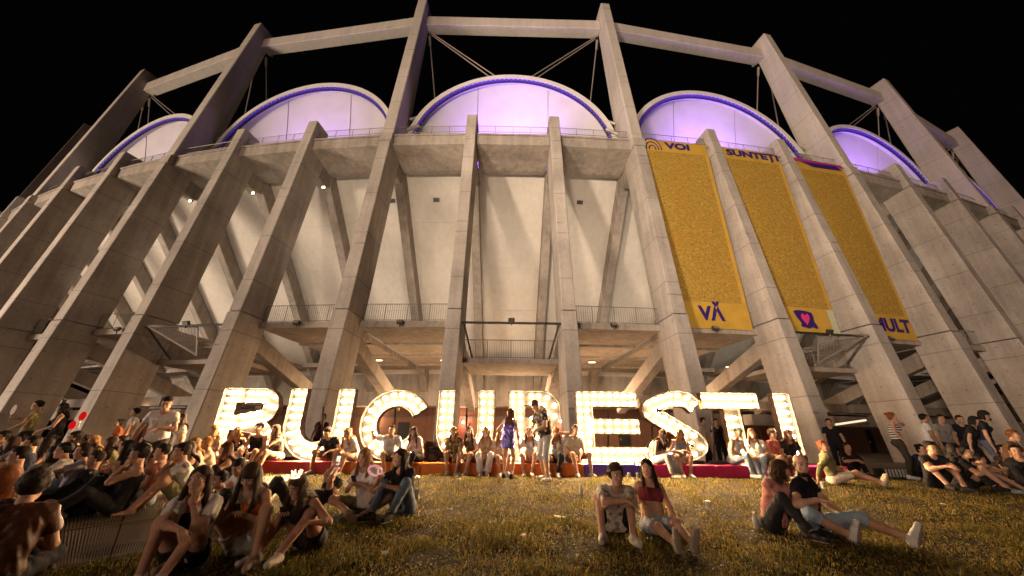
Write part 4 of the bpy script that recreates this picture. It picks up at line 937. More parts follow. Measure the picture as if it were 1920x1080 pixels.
        def facecut(X, HM=HM, Hc=Hc):
            q = (X-Hc)@HM; zz = q[..., 2]-zb+np.abs(q[..., 0])*zs; yy = q[..., 1]-(.012 if hair in ('short', 'curly', 'cap') else .022)
            if hair in ('short', 'curly', 'cap'): nb_ = np.maximum(q[..., 2]+.05+(q[..., 1]+.06)*.1, 0)*0-q[..., 2]-.045+np.maximum(q[..., 1], -.09)*.55
            else: nb_ = np.full(q.shape[:-1], -1.)
            return np.maximum(np.minimum(-zz, yy), nb_)
        cuts.append(facecut)
        if hair == 'curly':
            for _ in range(60):
                a, b = rg.uniform(0, 6.28), rg.uniform(-.1, 1.5); d_ = V3(math.cos(a)*math.cos(b), math.sin(a)*math.cos(b), math.sin(b)); Hf.ell(h(*(d_*V3(.092, .112, .108)+V3(0, -.016, .030))), (.020,)*3, HM, k=.008)
        V1, F1 = Hf.mesh(res*.9, .0018 if hair != 'curly' else .003, cuts, sd_); parts_ = [(V1, F1)]
        if hair in ('long', 'bangs', 'bob', 'pony'):
            Lk = Field(); nl = (34 if hi else 17) if hair != 'pony' else 5; lr = .72 if hi else 1.
            dn = V3(0, 0, -1) if po['lean'] > -60 else nrmz(V3(0, -.8, -.6))
            for q in range(nl):
                a = R(205+130*q/(nl-1)+rg.uniform(-4, 4)) if hair != 'pony' else R(270+rg.uniform(-8, 8))
                if hair != 'pony': a = R(165+210*q/(nl-1)+rg.uniform(-5, 5))
                p0 = h(.074*math.cos(a), -.014+.088*math.sin(a), .045); ln = (.40 if hair != 'bob' else .16)*rg.uniform(.8, 1.1)
                out = nrmz(HM @ V3(math.cos(a), math.sin(a), 0)); wv = rx2*rg.uniform(-.012, .012); p1 = p0+dn*ln*.35+out*.016+wv; p2 = p0+dn*ln*.7+out*.035+rx2*rg.uniform(-.015, .015); p3 = p0+dn*ln+out*.03+rx2*rg.uniform(-.03, .03)
                if hair != 'bob':                                # lie on the shoulders and back
                    for pp in (p2, p3):
                        bk = (pp-Ch)@fw2
                        if math.sin(a) < -.25 and bk > -.135: pp += fw2*(-.135-bk)*.9
                        elif math.sin(a) >= -.25 and bk < .07: pp += fw2*(.085-bk)*.75
                Lk.cap(p0, p1, .022*lr, .024*lr, k=.010); Lk.cap(p1, p2, .024*lr, .020*lr, k=.010); Lk.cap(p2, p3, .020*lr, .006, k=.010)
            parts_.append(Lk.mesh(res*.9, .0035, (), sd_))
        if hair == 'bun': Kf = Field(); Kf.ell(h(0, -.115, .075), (.042, .040, .040), HM, k=.01); parts_.append(Kf.mesh(res*.9, .003, (), sd_))
        VV = np.concatenate([p[0] for p in parts_]); FF = []; o_ = 0
        for p in parts_: FF.append(p[1]+o_); o_ += len(p[0])
        # loose strands that catch the light
        if len(VV):
            k_ = (1500 if hair in ('long', 'bangs', 'bob') else 600) if hi else 150; ql = (VV-Hc)@HM; okv = np.nonzero(~((ql[:, 1] > .015) & (ql[:, 2] > -.16) & (np.abs(ql[:, 0]) < .10)))[0].tolist() or [0]; ids = rg.choices(okv, k=k_); SV = []; SF = []; b0 = len(VV); wd = .0011 if hi else .0024
            for q in ids:
                p = VV[q]; o = nrmz(p-(Hc-HM[:, 2]*.02)); long_ = hair in ('long', 'bangs', 'bob', 'pony'); jl = np.array([rg.gauss(0, .5) for _ in range(3)])
                d1 = nrmz(o*.5+jl*.5+V3(0, 0, -1.2 if long_ else .3)); L_ = ((.085 if hi else .06) if long_ else .007)*rg.uniform(.6, 1.4); sd3 = nrmz(np.cross(d1, o+jl*.3))*wd
                p1 = p+d1*L_*.5+o*.006; p2 = p+nrmz(d1+V3(0, 0, -.3)+jl*.15)*L_+o*.008; b = b0+len(SV); SV += [p-sd3, p+sd3, p1+sd3, p1-sd3, p2+sd3*.3, p2-sd3*.3]; SF += [(b, b+1, b+2, b+3), (b+3, b+2, b+4, b+5)]
            VV = np.concatenate([VV, np.array(SV)]); FF.append(np.array(SF))
        new_obj('hair', np_mesh('hair', VV, np.concatenate(FF), [hm]), body)
    if hair == 'cap':
        K = Field(); K.ell(h(0, -.014, .045), (.094, .114, .098), HM, k=.01); K.cap(h(-.05, .08, .055), h(.05, .08, .055), .014, .014, k=.02); K.cap(h(0, .08, .055), h(0, .155, .045), .045, .04, k=.02, sq=(HM[:, 2], .22))
        child('cap', K, cloth((.10, .16, .13)), 0, [lambda X: .045-((X-Hc)@HM)[..., 2]])
    if AIM[0]:                                                    # put the head on its place above the seat
        hw_ = Matrix.Translation((x, y, z0)) @ Matrix.Rotation(R(180+face), 4, 'Z') @ Matrix.Scale(s, 4) @ Vector(Hc)
        x += float(at_y(AIM[0][0], AIM[0][1], hw_.y)[0])-hw_.x; body.location.x = x
        d_ = np.array(hw_)-np.array([0, 0, CAM_H]); d_[0] += x-hw_.x+0; ERR.append((AIM[0], round(540-FPX*(d_@UP)/(d_@FW)-AIM[0][1]), round(.24*FPX*s/(d_@FW)), label[:40])); AIM[0] = None
    Mx = Matrix.Translation((x, y, z0)) @ Matrix.Rotation(R(180+face), 4, 'Z') @ Matrix.Scale(s, 4)
    wl = lambda p: Mx @ Vector(p)
    return dict(obj=body, head=wl(Hc), top=wl(h(0, -.01, .125)), L=wl(wr[-1]), R=wl(wr[1]), LHp=wl(wr[-1]+nrmz(wr[-1]-el[-1])*.09), RHp=wl(wr[1]+nrmz(wr[1]-el[1])*.09), HM=HM, pel=wl(Pv), kn=wl(kn[1]), ftR=wl(an[1]))
# ------------------------------------------------------------------ who sits where
W8 = (.74, .72, .69); BK = (.014, .014, .017); DN = (.09, .13, .21); LD = (.30, .38, .48); CR = (.62, .55, .45); GY = (.28, .28, .30); NV = (.015, .02, .05); OL = (.16, .15, .07); BR = (.09, .05, .03)
G_BASE = 'people sitting on the coloured boxes under the letters'; G_LEFT = 'crowd sitting on the lawn at the left'; G_RIGHT = 'people at the foot of the ribs at the right'; G_FRONT = 'people sitting in the foreground'
def at(px, py, Y): q = at_y(px, py, Y); AIM[0] = (px, py); return float(q[0]), float(Y)
def base(px, face, label, Y=10.62, **k): x, y = at(px, 820, Y); k.setdefault('group', G_BASE); return person(label, x, y, face, k.pop('pose', 'base'), z=0.0, **k)
PHONE = dict(LH=(-.045, .30, .62), RH=(.055, .30, .62), head=(0, 30, 0), curl=60)
LAP = dict(LH=(-.05, .30, .47), RH=(.05, .32, .48))
base(398, -35, 'blond woman in a pale orange top at the left end of the lit letters', hcol='blond', top=('tee', (.55, .33, .2)), bottom=('mini', W8), head=(10, 20, 0), **LAP)
p_bot = base(441, 20, 'blond woman in a dark tank top leaning over under the letter B', hcol='blond', top=('tank', BK), bottom=('mini', LD, 'denim'), head=(-15, 15, 5), lean=26)
base(481, 5, 'curly haired man in a black tank top right of the letter B', sex='m', s=1.04, hair='curly', hcol='dark', top=('tank', BK), bottom=('short', BK), head=(5, 4, 0), LH=(-.04, .30, .50), RH=(.03, .33, .48))
base(513, -30, 'long haired woman with her chin on her hand left of the first letter U', hcol='brown', top=('tank', (.05, .04, .03)), bottom=('mini', CR), LH=('head', -.01, .07, -.15), eLH=(-.1, .6, -1), RH=(.0, .40, .48))
base(612, -8, 'man in a black t-shirt looking down between the uprights of the first letter U', sex='m', s=1.03, hair='short', top=('tee', BK), bottom=('short', (.2, .18, .15)), head=(0, 38, 0), LF=(-.30, .42, .075), RF=(.22, .42, .075), lean=24, LH=(-.16, .42, .50), RH=(.10, .44, .50))
base(650, -30, 'woman in a white t-shirt with long light brown hair beside the first letter U', hcol='blond', skin=3, top=('tee', W8), bottom=('mini', LD, 'denim'), head=(15, 22, 0), lean=24, **LAP)
base(733, 20, 'man in a white t-shirt with one arm raised inside the letter C', sex='m', s=1.03, hair='short', hcol='dark', top=('loose', W8), bottom=('short', OL), head=(-20, 12, 0), RH=(.50, .10, .98), eRH=(1, -.3, .2), LH=(-.1, .34, .5), group=G_BASE)
base(775, -25, 'woman in a pink long sleeved top and black trousers right of the letter C', hcol='dark', top=('longsleeve', (.62, .42, .36)), bottom=('long', BK), shoes=W8, head=(20, 22, 0), **LAP)
base(850, 10, 'blond woman in a printed olive top before the left upright of the second U', hcol='blond', top=('tee', (.17, .13, .04), 'floral', (.6, .5, .3)), bottom=('mini', BR), head=(-8, 4, 0), **LAP)
base(879, -25, 'dark haired woman in a brown top with bare legs inside the second letter U', hcol='dark', top=('tank', (.10, .06, .03)), bottom=('mini', (.5, .06, .04)), head=(25, 4, 0))
base(911, -2, 'blond woman in a beige top and wide white trousers before the second U', hcol='blond', top=('tank', (.55, .40, .26)), bottom=('wide', W8), head=(0, 6, 0), skin=3, **LAP)
base(938, 20, 'pale woman mostly hidden behind the girl in the sequin dress', hcol='blond', top=('tee', CR), bottom=('mini', CR), head=(0, 15, 0), s=.94)
base(992, -8, 'woman in a white top with long auburn hair between the standing couple', hcol='auburn', top=('tee', W8), bottom=('mini', (.5, .3, .15)), head=(-6, 0, 0), LH=(-.36, .10, .36), eLH=(-1, -.2, .2))
base(1043, -15, 'ginger haired woman in a white top and black trousers right of the letter R', hcol='ginger', top=('tee', W8), bottom=('long', BK), shoes=W8, head=(8, 8, 0), LH=('head', -.07, .02, .0), eLH=(-.8, .2, .3))
base(1080, 12, 'man in a cream t-shirt and shorts at the left edge of the letter E', sex='m', s=1.06, hair='short', top=('loose', CR), bottom=('short', (.25, .12, .06)), head=(12, 8, 0), LF=(-.32, .40, .075), shoes=W8, **LAP)
base(1244, 38, 'long haired woman in a black top and grey trousers under the letter S', hcol='brown', top=('tank', BK), bottom=('wide', GY), **PHONE)
base(1276, -8, 'fair woman in a blue denim vest with bare legs under the letter S', hcol='blond', top=('tank', (.16, .22, .36)), bottom=('mini', CR), **PHONE)
cap_m = base(1386, 34, 'man in a green cap and white vest leaning to kiss under the letter T', sex='m', s=1.05, hair='cap', hcol='dark', top=('tank', W8), bottom=('long', LD, 'denim'), shoes=W8, head=(-12, 12, -10), lean=16, LH=(-.05, .40, .50), RH=(.2, .32, .5))
base(1412, -38, 'auburn haired woman with voluminous hair leaning on the man in the green cap', hcol='auburn', top=('tee', W8), bottom=('long', LD, 'denim'), shoes=W8, head=(14, -2, 8), lean=10, RH=(.05, .45, .55))
base(1450, 18, 'person in a pink t-shirt and sunglasses left of the letter I', sex='m', s=1.0, hair='curly', hcol='brown', top=('tee', (.62, .16, .15)), bottom=('short', OL), head=(-12, 10, 0), **LAP)
base(1480, -15, 'dark haired woman in a black top in front of the letter I', hcol='auburn', top=('tee', BK), bottom=('long', BR), head=(14, 6, 0), **LAP)
# behind the letters
for px, py, Y, lb, tc_, sx, f in ((603, 800, 12.6, 'dim figure standing behind the right upright of the first letter U', BR, 'f', 10), (1322, 806, 12.6, 'man in a white t-shirt standing behind the foot of the letter S', CR, 'm', 40), (1346, 808, 13.2, 'dark clothed person standing in shade left of the letter T stem', BK, 'f', 0), (1563, 822, 12.6, 'dark figure leaning at the rib right of the letter I', BK, 'm', -30)):
    x, y = at(px, py, Y); person(lb, x, y, f, 'stand', sx, s=.92 if Y > 12 else .98, hair='short' if sx == 'm' else 'bun', hcol='black', top=('tee', tc_), bottom=('long', BK), z=.012, group='people standing behind the letters')

# standing couple in front of the letters
x, y = at(959, 785, 9.6)
person('girl in a blue sequin dress with long auburn hair standing with her back to us', x, y, 158, 'stand', 'f', s=.925, hcol='auburn', res=.0105, top=('dress', (.03, .02, .20), 'sequin', (.22, .18, .50)), bottom=None, shoes=BK, head=(-25, 4, 0), LH=(-.16, .22, 1.08), eLH=(-1, -.5, -.3), RH=(.24, .14, .86), group='couple standing before the letters')
x, y = at(1004, 768, 9.45)
person('young man in a dark floral shirt and pale shorts standing before the letter R', x, y, -62, 'stand', 'm', s=1.065, res=.0105, hair='short', hcol='auburn', top=('shirt', (.022, .018, .020), 'floral', (.42, .30, .22)), bottom=('knee', (.52, .52, .52)), shoes=W8, lean=7, curve=20, head=(5, 42, 0), LH=(-.12, .30, 1.0), RH=(.16, .28, 1.0), group='couple standing before the letters')

# ---- foreground
x, y = at(376, 895, 4.25)
f3 = person('woman in an open white shirt resting her chin on her hand', x, y, 14, 'knees', 'f', res=.0075, exact=1, hcol='brown', hair='long', skin=0, top=('shirt', (.80, .76, .72), 'plain', 'open'), bottom=('mini', BK), shoes=(.6, .55, .5), lean=12, side=-2, twist=0, head=(-6, -4, 6),
    LF=(-.10, .56, .075), RF=(.07, .52, .075), LH=('head', -.040, .084, -.205), eLH=(-.25, .7, -1), hdL=(-.28, -.12, 1), pnL=(.5, -.7, .1), RH=(-.12, .52, .40), eRH=(.9, -.1, -.2), hdR=(-.3, .4, -.5), curl=22, group=G_FRONT)
x, y = at(472, 885, 4.6)
f4 = person('woman with a fringe in an orange bandeau top looking down at her phone', x, y, 2, 'knees', 'f', res=.0075, exact=1, hair='bangs', hcol='brown', skin=1, top=('bandeau', (.62, .16, .03)), bottom=('mini', (.72, .69, .62)), shoes=(.35, .25, .18), lean=6, side=2, twist=0, head=(4, 30, 0),
    LF=(-.34, .40, .075), RF=(.34, .46, .075), LH=(-.045, .24, .40), RH=(.065, .24, .40), hdL=(.5, .5, .3), hdR=(-.5, .5, .3), curl=62, group=G_FRONT)
x, y = at(552, 942, 4.75)
f5 = person('girl with a glowing crown on long loose hair bent over her phone', x, y, -12, 'knees', 'f', s=.92, res=.0075, exact=1, hair='long', hcol='brown', skin=2, top=('tank', (.03, .022, .02)), bottom=('mini', BK), shoes=(.5, .45, .4), lean=24, side=3, twist=0, head=(-10, 26, 0),
    LF=(-.02, .50, .075), RF=(.22, .54, .075), LH=(-.22, .40, .36), RH=(.10, .44, .40), curl=60, hdR=(-.3, .4, .5), group=G_FRONT)
x, y = at(55, 930, 3.6)
f2 = person('man with dark curly hair in a brown satin shirt seen from behind', x, y, -142, 'cross', 'm', res=.0085, exact=1, hair='curly', hcol='dark', top=('shirt', (.10, .04, .02), 'satin'), bottom=('long', BK), shoes=BK, lean=8, side=0, twist=0, head=(-8, 2, 0), s=1.0, group=G_FRONT)
x, y = at(6, 908, 3.8)
person('ginger haired person at the left edge of the lawn seen from behind', x, y, -165, 'cross', 'f', res=.0095, exact=1, hair='bob', hcol='ginger', top=('tee', BK), bottom=('long', BK), shoes=BK, head=(20, 0, 0), group=G_FRONT)
x, y = at(628, 905, 6.3)
f6 = person('person in dark clothes lying back on the lawn holding a phone up', x, y, -60, 'lie', 'm', hair='short', hcol='black', top=('tee', BK), bottom=('long', (.03, .03, .02)), shoes=BK, group=G_FRONT)
x, y = at(684, 852, 6.4)
f7 = person('woman in a loose white t-shirt and olive shorts sitting on the grass with her phone', x, y, -20, 'cross', 'f', res=.010, exact=1, hair='long', hcol='blond', skin=0, top=('loose', W8), bottom=('short', OL), shoes=(.3, .2, .15), head=(4, 16, 0), lean=8, LF=(-.36, .50, .06), RF=(-.02, .40, .06), LH=(-.06, .30, .42), RH=(.08, .30, .42), curl=60, group=G_FRONT)
x, y = at(750, 862, 6.3)
f8 = person('woman in a black t-shirt and blue jeans holding out a pink light ring', x, y, -22, 'knees', 'f', res=.010, exact=1, hair='long', hcol='dark', top=('tee', BK), bottom=('long', (.15, .20, .27), 'denim'), shoes=BK, head=(-18, 2, 0), lean=10, LH=(.02, .48, .42), RH=(.17, .42, .54), LF=(-.12, .46, .075), RF=(.14, .54, .075), group=G_FRONT)
x, y = at(1154, 878, 5.45)
f9 = person('man in a pale printed shirt with arms crossed over his knees', x, y, -8, 'knees', 'm', res=.009, exact=1, hair='curly', hcol='brown', skin=0, s=.98, top=('shirt', (.50, .46, .40), 'floral', (.20, .17, .14)), bottom=('short', BK), shoes=(.55, .52, .48), lean=27, side=-2, twist=4, head=(18, 2, 0),
    LF=(-.15, .50, .075), RF=(.20, .44, .075), LH=(.06, .52, .44), RH=(-.10, .56, .45), eLH=(-1, .2, -.2), eRH=(1, .2, -.2), group=G_FRONT)
x, y = at(1214, 887, 5.45)
f10 = person('woman in a burgundy crop top with long dark hair and legs stretched out', x, y, 2, 'legs', 'f', res=.009, exact=1, hair='long', hcol='dark', s=.95, top=('crop', (.22, .035, .05)), bottom=('short', (.32, .37, .44), 'denim'), shoes=(.5, .44, .38), lean=-16, side=-3, twist=0, head=(-34, 0, 0),
    LF=(-.10, .82, .075), RF=(.10, .84, .075), kLF=(-.3, .1, 1), kRF=(.3, .1, 1), LH=(-.34, -.12, .04), eLH=(-1, -.6, .3), RH=(.20, .12, .40), fd=(.15, .25, .97), group=G_FRONT)
x, y = at(1464, 879, 5.6)
f11 = person('woman in a pink patterned top and black jeans hugging the bearded man', x, y, 24, 'knees', 'f', res=.009, exact=1, hair='bob', hcol='brown', skin=3, top=('longsleeve', (.55, .25, .22), 'floral', (.36, .13, .12)), bottom=('long', (.03, .03, .035)), shoes=BK, lean=12, side=-6, twist=-20, head=(34, 10, 0), s=.97,
    LF=(-.20, .42, .075), RF=(.02, .46, .075), LH=(-.44, .26, .50), RH=(-.36, .36, .44), eLH=(-.5, .5, -.3), eRH=(.5, .8, -.2), group=G_FRONT)
x, y = at(1502, 871, 5.5)
f12 = person('bald bearded man in a black t-shirt and pale blue shorts on the grass', x, y, 30, 'bent', 'm', res=.009, exact=1, hair='bald', hcol='dark', beard=1, skin=0, s=1.05, top=('tee', BK), bottom=('knee', (.36, .48, .58), 'denim'), shoes=(.72, .70, .66), lean=-2, side=4, twist=6, head=(-44, 12, -6),
    LF=(-.28, .78, .075), RF=(.12, .40, .075), kRF=(.9, .3, .5), kLF=(-.4, .1, 1), LH=(-.20, .30, .20), RH=(.30, .28, .42), group=G_FRONT)
x, y = at(1546, 845, 9.3)
person('person in an olive jacket and boots on the lawn right of the letter I', x, y, 62, 'recline', 'f', hair='bun', hcol='ginger', top=('longsleeve', OL), bottom=('short', CR), shoes=(.45, .36, .28), lean=-14, head=(-40, 0, 0), LH=(-.2, .25, .3), group=G_RIGHT)

# ---- left crowd, facing the stage at the left
def left(px, py, Y, label, pose='knees', face=-48, **k): x, y = at(px, py, Y); k.setdefault('group', G_LEFT); return person(label, x, y, face, pose, **k)
left(312, 758, 7.6, 'man in a white t-shirt standing up in the left crowd and looking down', 'stand', 22, sex='m', s=1.0, hair='short', hcol='dark', skin=0, top=('tee', (.80, .77, .73)), bottom=('short', (.05, .04, .03)), head=(10, 24, 0), res=.0105, RH=(.34, .04, .84), LH=(-.08, .26, 1.12), eLH=(-.8, -.2, -.6), lean=6)
left(341, 783, 8.5, 'woman with light brown hair standing behind the man in white', 'stand', -30, s=.80, hcol='brown', top=('tee', CR), bottom=('long', BK), head=(20, 10, 0))
left(247, 788, 10.6, 'man in a white t-shirt and light jeans near the rib left of the letters', 'stand', -55, sex='m', s=.92, hair='short', hcol='black', top=('tee', W8), bottom=('long', LD, 'denim'), lean=-6)
left(215, 812, 10.2, 'person in an orange top at the back of the left crowd', 'stand', -30, s=.74, hair='bun', hcol='black', top=('tee', (.55, .14, .03)), bottom=('long', BK))
pf = left(66, 768, 10.2, 'man in an olive t-shirt holding up a white round fan', 'stand', -42, sex='m', s=1.0, hair='short', hcol='black', top=('tee', (.30, .27, .13)), bottom=('long', BK), RH=(.46, .30, 1.28), eRH=(1, 0, -.6), LH=(-.1, .28, 1.0), lean=-5)
left(108, 783, 9.9, 'woman in black with long black hair standing near the man with the white fan', 'stand', -45, s=.95, hcol='black', top=('tank', BK), bottom=('wide', BK), LH=(-.1, .3, 1.02), RH=(.1, .3, 1.05), lean=-4)
pr = left(142, 815, 8.8, 'dark haired person below two red discs in the left crowd', 'knees', -48, sex='m', s=1.12, hair='short', hcol='black', top=('tee', BK), bottom=('long', BK))
left(14, 845, 8.4, 'woman at the left edge with arms round her knees', face=-40, hcol='brown', top=('tee', GY), bottom=('mini', BK))
left(54, 840, 7.4, 'man in a navy t-shirt with bare knees in the left crowd', 'bent', -42, sex='m', s=1.06, hair='short', hcol='dark', top=('tee', NV), bottom=('short', GY), shoes=W8)
left(128, 845, 8.8, 'person holding both hands to the face in the left crowd', 'knees', -30, hcol='dark', top=('longsleeve', W8), bottom=('long', BK), LH=('head', -.05, .09, -.06), RH=('head', .05, .09, -.06))
left(154, 832, 9.3, 'small face between two taller people in the left crowd', 'knees', -10, hair='bun', hcol='black', top=('tee', BK), bottom=('long', BK))
left(173, 832, 9.3, 'woman with fair hair sitting behind the man in the cream shirt', 'knees', -20, hcol='blond', top=('tee', OL), bottom=('long', BK))
left(198, 845, 7.6, 'person in a cream t-shirt bent forward over bare knees with arms stretched out', 'knees', -62, sex='m', s=1.0, hair='short', hcol='brown', top=('loose', CR), bottom=('short', BK), lean=46, LH=(-.10, .72, .46), RH=(.10, .74, .46))
left(233, 848, 7.3, 'dark haired woman in a white vest with a red scarf in the left crowd', 'bent', -48, hcol='black', top=('tank', W8), bottom=('long', BK))
left(262, 845, 6.0, 'man with thick dark hair and a black vest raising a hand to his chin', 'bent', -40, sex='m', s=1.04, hair='curly', hcol='black', res=.0105, skin=1, top=('tank', BK), bottom=('long', BK), LH=('head', .0, .10, -.13), eLH=(-.4, .6, -1), RH=(.26, .30, .34))
left(338, 852, 6.5, 'man in a white t-shirt sitting with a hand over his mouth', 'bent', -46, sex='m', s=1.05, hair='short', hcol='dark', res=.010, skin=1, top=('tee', (.78, .75, .70)), bottom=('short', OL), shoes=None, LH=('head', -.01, .09, -.10), eLH=(-.4, .6, -1), RH=(.20, .36, .30), lean=6, LF=(-.12, .52, .07), RF=(.16, .44, .07))
left(352, 838, 7.8, 'woman with brown hair half hidden behind the man covering his mouth', 'knees', -35, hcol='brown', top=('tank', BK), bottom=('mini', BK))
left(452, 858, 6.3, 'boy with short black hair in a white t-shirt bowed over his knees', 'knees', -20, sex='m', s=.92, hair='short', hcol='black', top=('tee', W8), bottom=('short', BK), head=(10, 34, 0), lean=22)
left(418, 870, 5.6, 'person in black sitting just behind the woman with the fringe', 'knees', -30, hair='short', sex='m', s=.85, hcol='black', top=('tee', BK), bottom=('long', BK), lean=30)
left(92, 868, 6.8, 'person with outstretched bare legs and white trainers in the left crowd', 'recline', -52, hcol='dark', top=('tee', OL), bottom=('mini', OL), shoes=W8)
left(176, 868, 6.5, 'person in black with crossed bare legs and light scarf in the left crowd', 'recline', -50, sex='m', hair='short', hcol='dark', top=('tee', BK), bottom=('short', BK), shoes=None, s=.95)
left(226, 876, 6.0, 'person in black lying back with legs toward the ribbed mat', 'recline', -42, hair='bun', hcol='black', top=('tee', BK), bottom=('short', BK), shoes=(.3, .25, .2), s=.9)
left(272, 826, 9.3, 'woman in dark clothes behind the man with thick hair', 'knees', -35, hair='bun', hcol='dark', top=('tee', BR), bottom=('long', BK))
left(2, 825, 9.0, 'dark haired man at the far left edge behind the seated woman', 'knees', -30, sex='m', hair='short', hcol='black', top=('tee', BK), bottom=('long', BK), s=1.1)
left(366, 822, 8.6, 'woman in a pale dress sitting left of the letters', 'knees', -40, hcol='blond', top=('tee', (.6, .42, .28)), bottom=('mini', CR))

EXTRA = [(30, 862, 5.9, 'bent', 'm', 'black', 'tee', GY, 'man in a grey t-shirt with bent knees near the lower left corner'), (76, 852, 7.9, 'knees', 'f', 'dark', 'tank', W8, 'woman in a white vest behind the bare outstretched legs'),
 (112, 858, 7.0, 'knees', 'm', 'black', 'tee', (.52, .48, .44), 'man in a pale grey t-shirt between the seated women at the left'), (150, 858, 6.6, 'bent', 'f', 'brown', 'tee', (.45, .40, .50), 'woman in a lilac t-shirt sitting in the middle of the left crowd'),
 (205, 836, 8.9, 'knees', 'f', 'dark', 'tee', OL, 'woman in an olive top half hidden at the back of the left crowd'), (228, 826, 9.4, 'knees', 'm', 'black', 'tee', (.34, .42, .52), 'man in a light blue top at the back of the left crowd'),
 (292, 838, 7.9, 'knees', 'f', 'brown', 'tank', BR, 'woman in a brown vest below the standing man in white'), (300, 858, 6.6, 'bent', 'm', 'dark', 'tee', (.55, .30, .25), 'man in a faded pink t-shirt beside the man covering his mouth'),
 (384, 838, 8.9, 'knees', 'f', 'blond', 'tee', (.62, .45, .32), 'woman in a peach top sitting at the end of the red box'), (35, 826, 9.6, 'knees', 'm', 'black', 'tee', BK, 'dark figure low in front of the man with the round fan'),
 (90, 828, 9.2, 'knees', 'f', 'black', 'tee', BR, 'woman in a brown top low in front of the woman in black'), (422, 846, 7.4, 'knees', 'f', 'auburn', 'tank', BK, 'auburn haired woman in a black vest before the letter B')]
for px, py, Y, ps, sx, hc, tk, tcol, lb in EXTRA: left(px, py, Y, lb, ps, sex=sx, hcol=hc, hair='short' if sx == 'm' else ('long' if px % 3 else 'bun'), top=(tk, tcol), bottom=('mini' if sx == 'f' and px % 2 else 'long', BK if px % 3 else LD), shoes=W8 if px % 2 else BK)

# ---- right side
def right(px, py, Y, label, pose='stand', face=40, **k): x, y = at(px, py, Y); k.setdefault('group', G_RIGHT); return person(label, x, y, face, pose, **k)
right(1674, 785, 10.6, 'woman in a black and white striped vest with ginger hair tied up', 'stand', 58, s=.965, hair='bun', hcol='ginger', skin=0, res=.0105, top=('tank', (.72, .69, .66), 'stripe', BK), bottom=('long', (.05, .045, .03)), shoes=W8, RH=(.22, .06, .98), eRH=(1, -.8, 0), LH=('head', -.05, .12, -.10))
right(1735, 789, 11.2, 'man in a white t-shirt standing at the rib behind the seated couple', 'stand', 62, sex='m', s=.97, hair='short', hcol='black', top=('tee', W8), bottom=('short', OL), skin=2)
right(1765, 787, 11.6, 'man in a grey polo shirt with a dark badge on his chest', 'stand', -5, sex='m', s=.98, hair='short', hcol='dark', top=('tee', (.30, .28, .27)), bottom=('long', BK))
right(1746, 838, 8.9, 'man in a black t-shirt sitting with bare knees at the right', 'knees', -12, sex='m', s=1.05, hair='short', hcol='black', top=('tee', BK), bottom=('short', BK), shoes=BK)
right(1793, 850, 8.8, 'woman in black with bare legs stretched to the right', 'bent', 30, s=1., hcol='black', top=('tee', BK), bottom=('mini', BK), shoes=GY)
right(1832, 798, 10.2, 'person with black hair leaning forward near the right edge', 'stand', 20, sex='f', s=.92, hcol='black', hair='bob', top=('tee', BK), bottom=('long', BK), lean=18)
right(1858, 806, 10.0, 'woman in a black top and blue jeans leaning at the right edge', 'stand', 35, s=.98, hcol='black', hair='bob', top=('tee', BK), bottom=('long', (.10, .12, .18), 'denim'), head=(-20, 24, 0))
right(1893, 800, 9.6, 'man in a brown t-shirt sitting on the stone block at the right edge', 'base', 20, sex='m', s=1.02, hair='short', hcol='ginger', top=('tee', (.16, .09, .045)), bottom=('long', BK), z=-.0)
right(1838, 862, 9.4, 'person in a white shirt bent low beside the stone block', 'knees', 60, hair='short', sex='m', hcol='black', top=('loose', W8), bottom=('long', BK), lean=44, s=.9)


for px, py, Y, ps, f_, sx, tcol, lb in ((1815, 856, 8.9, 'knees', 30, 'm', BK, 'dark seated figure left of the person in the white shirt'), (1878, 836, 9.9, 'knees', -20, 'f', BR, 'woman in a brown top crouching between the leaning women and the stone block'),
        (1912, 862, 8.8, 'bent', -40, 'f', BK, 'woman in black at the lower right edge of the crowd'), (1726, 838, 10.6, 'knees', 10, 'f', NV, 'woman in a navy top at the foot of the rib behind the seated man'), (1806, 800, 11.6, 'stand', -20, 'm', BK, 'dark man standing in the gap between two ribs at the right'),
        (1590, 842, 11.4, 'knees', -10, 'm', BK, 'dark seated figure in the shade behind the person in boots')):
    right(px, py, Y, lb, ps, f_, sex=sx, hair='short' if sx == 'm' else 'bun', hcol='black', top=('tee', tcol), bottom=('long', BK), shoes=BK, s=.97)
AIM[0] = None
# ------------------------------------------------------------------ small things
M['phone'] = mat('phone_body', (.02, .02, .022), .25); M['screen'] = mat('phone_screen', (.02, .02, .02), .2, emit=(.9, .75, .6), estr=1.2)
M['white_plastic'] = mat('white_plastic', (.75, .72, .68), .35); M['pinkglow'] = mat('pink_glow', (.8, .35, .45), .3, emit=(1.0, .42, .48), estr=.45); M['crownglow'] = mat('crown_light', (.9, .8, .5), .3, emit=(1.0, .80, .42), estr=3)
M['wrist'] = mat('pink_band', (.8, .2, .4), .4, emit=(1, .2, .4), estr=.5); M['reddisc'] = mat('red_disc', (.60, .010, .012), .95, spec=.02, emit=(.8, .01, .01), estr=.25)
M['leather'] = mat('pale_leather', (.62, .52, .44), .5, bump=.2, bscale=50); M['chain'] = mat('bag_strap', (.03, .03, .03), .4); M['clear'] = mat('cup_plastic', (.55, .55, .52), .15, spec=.8)
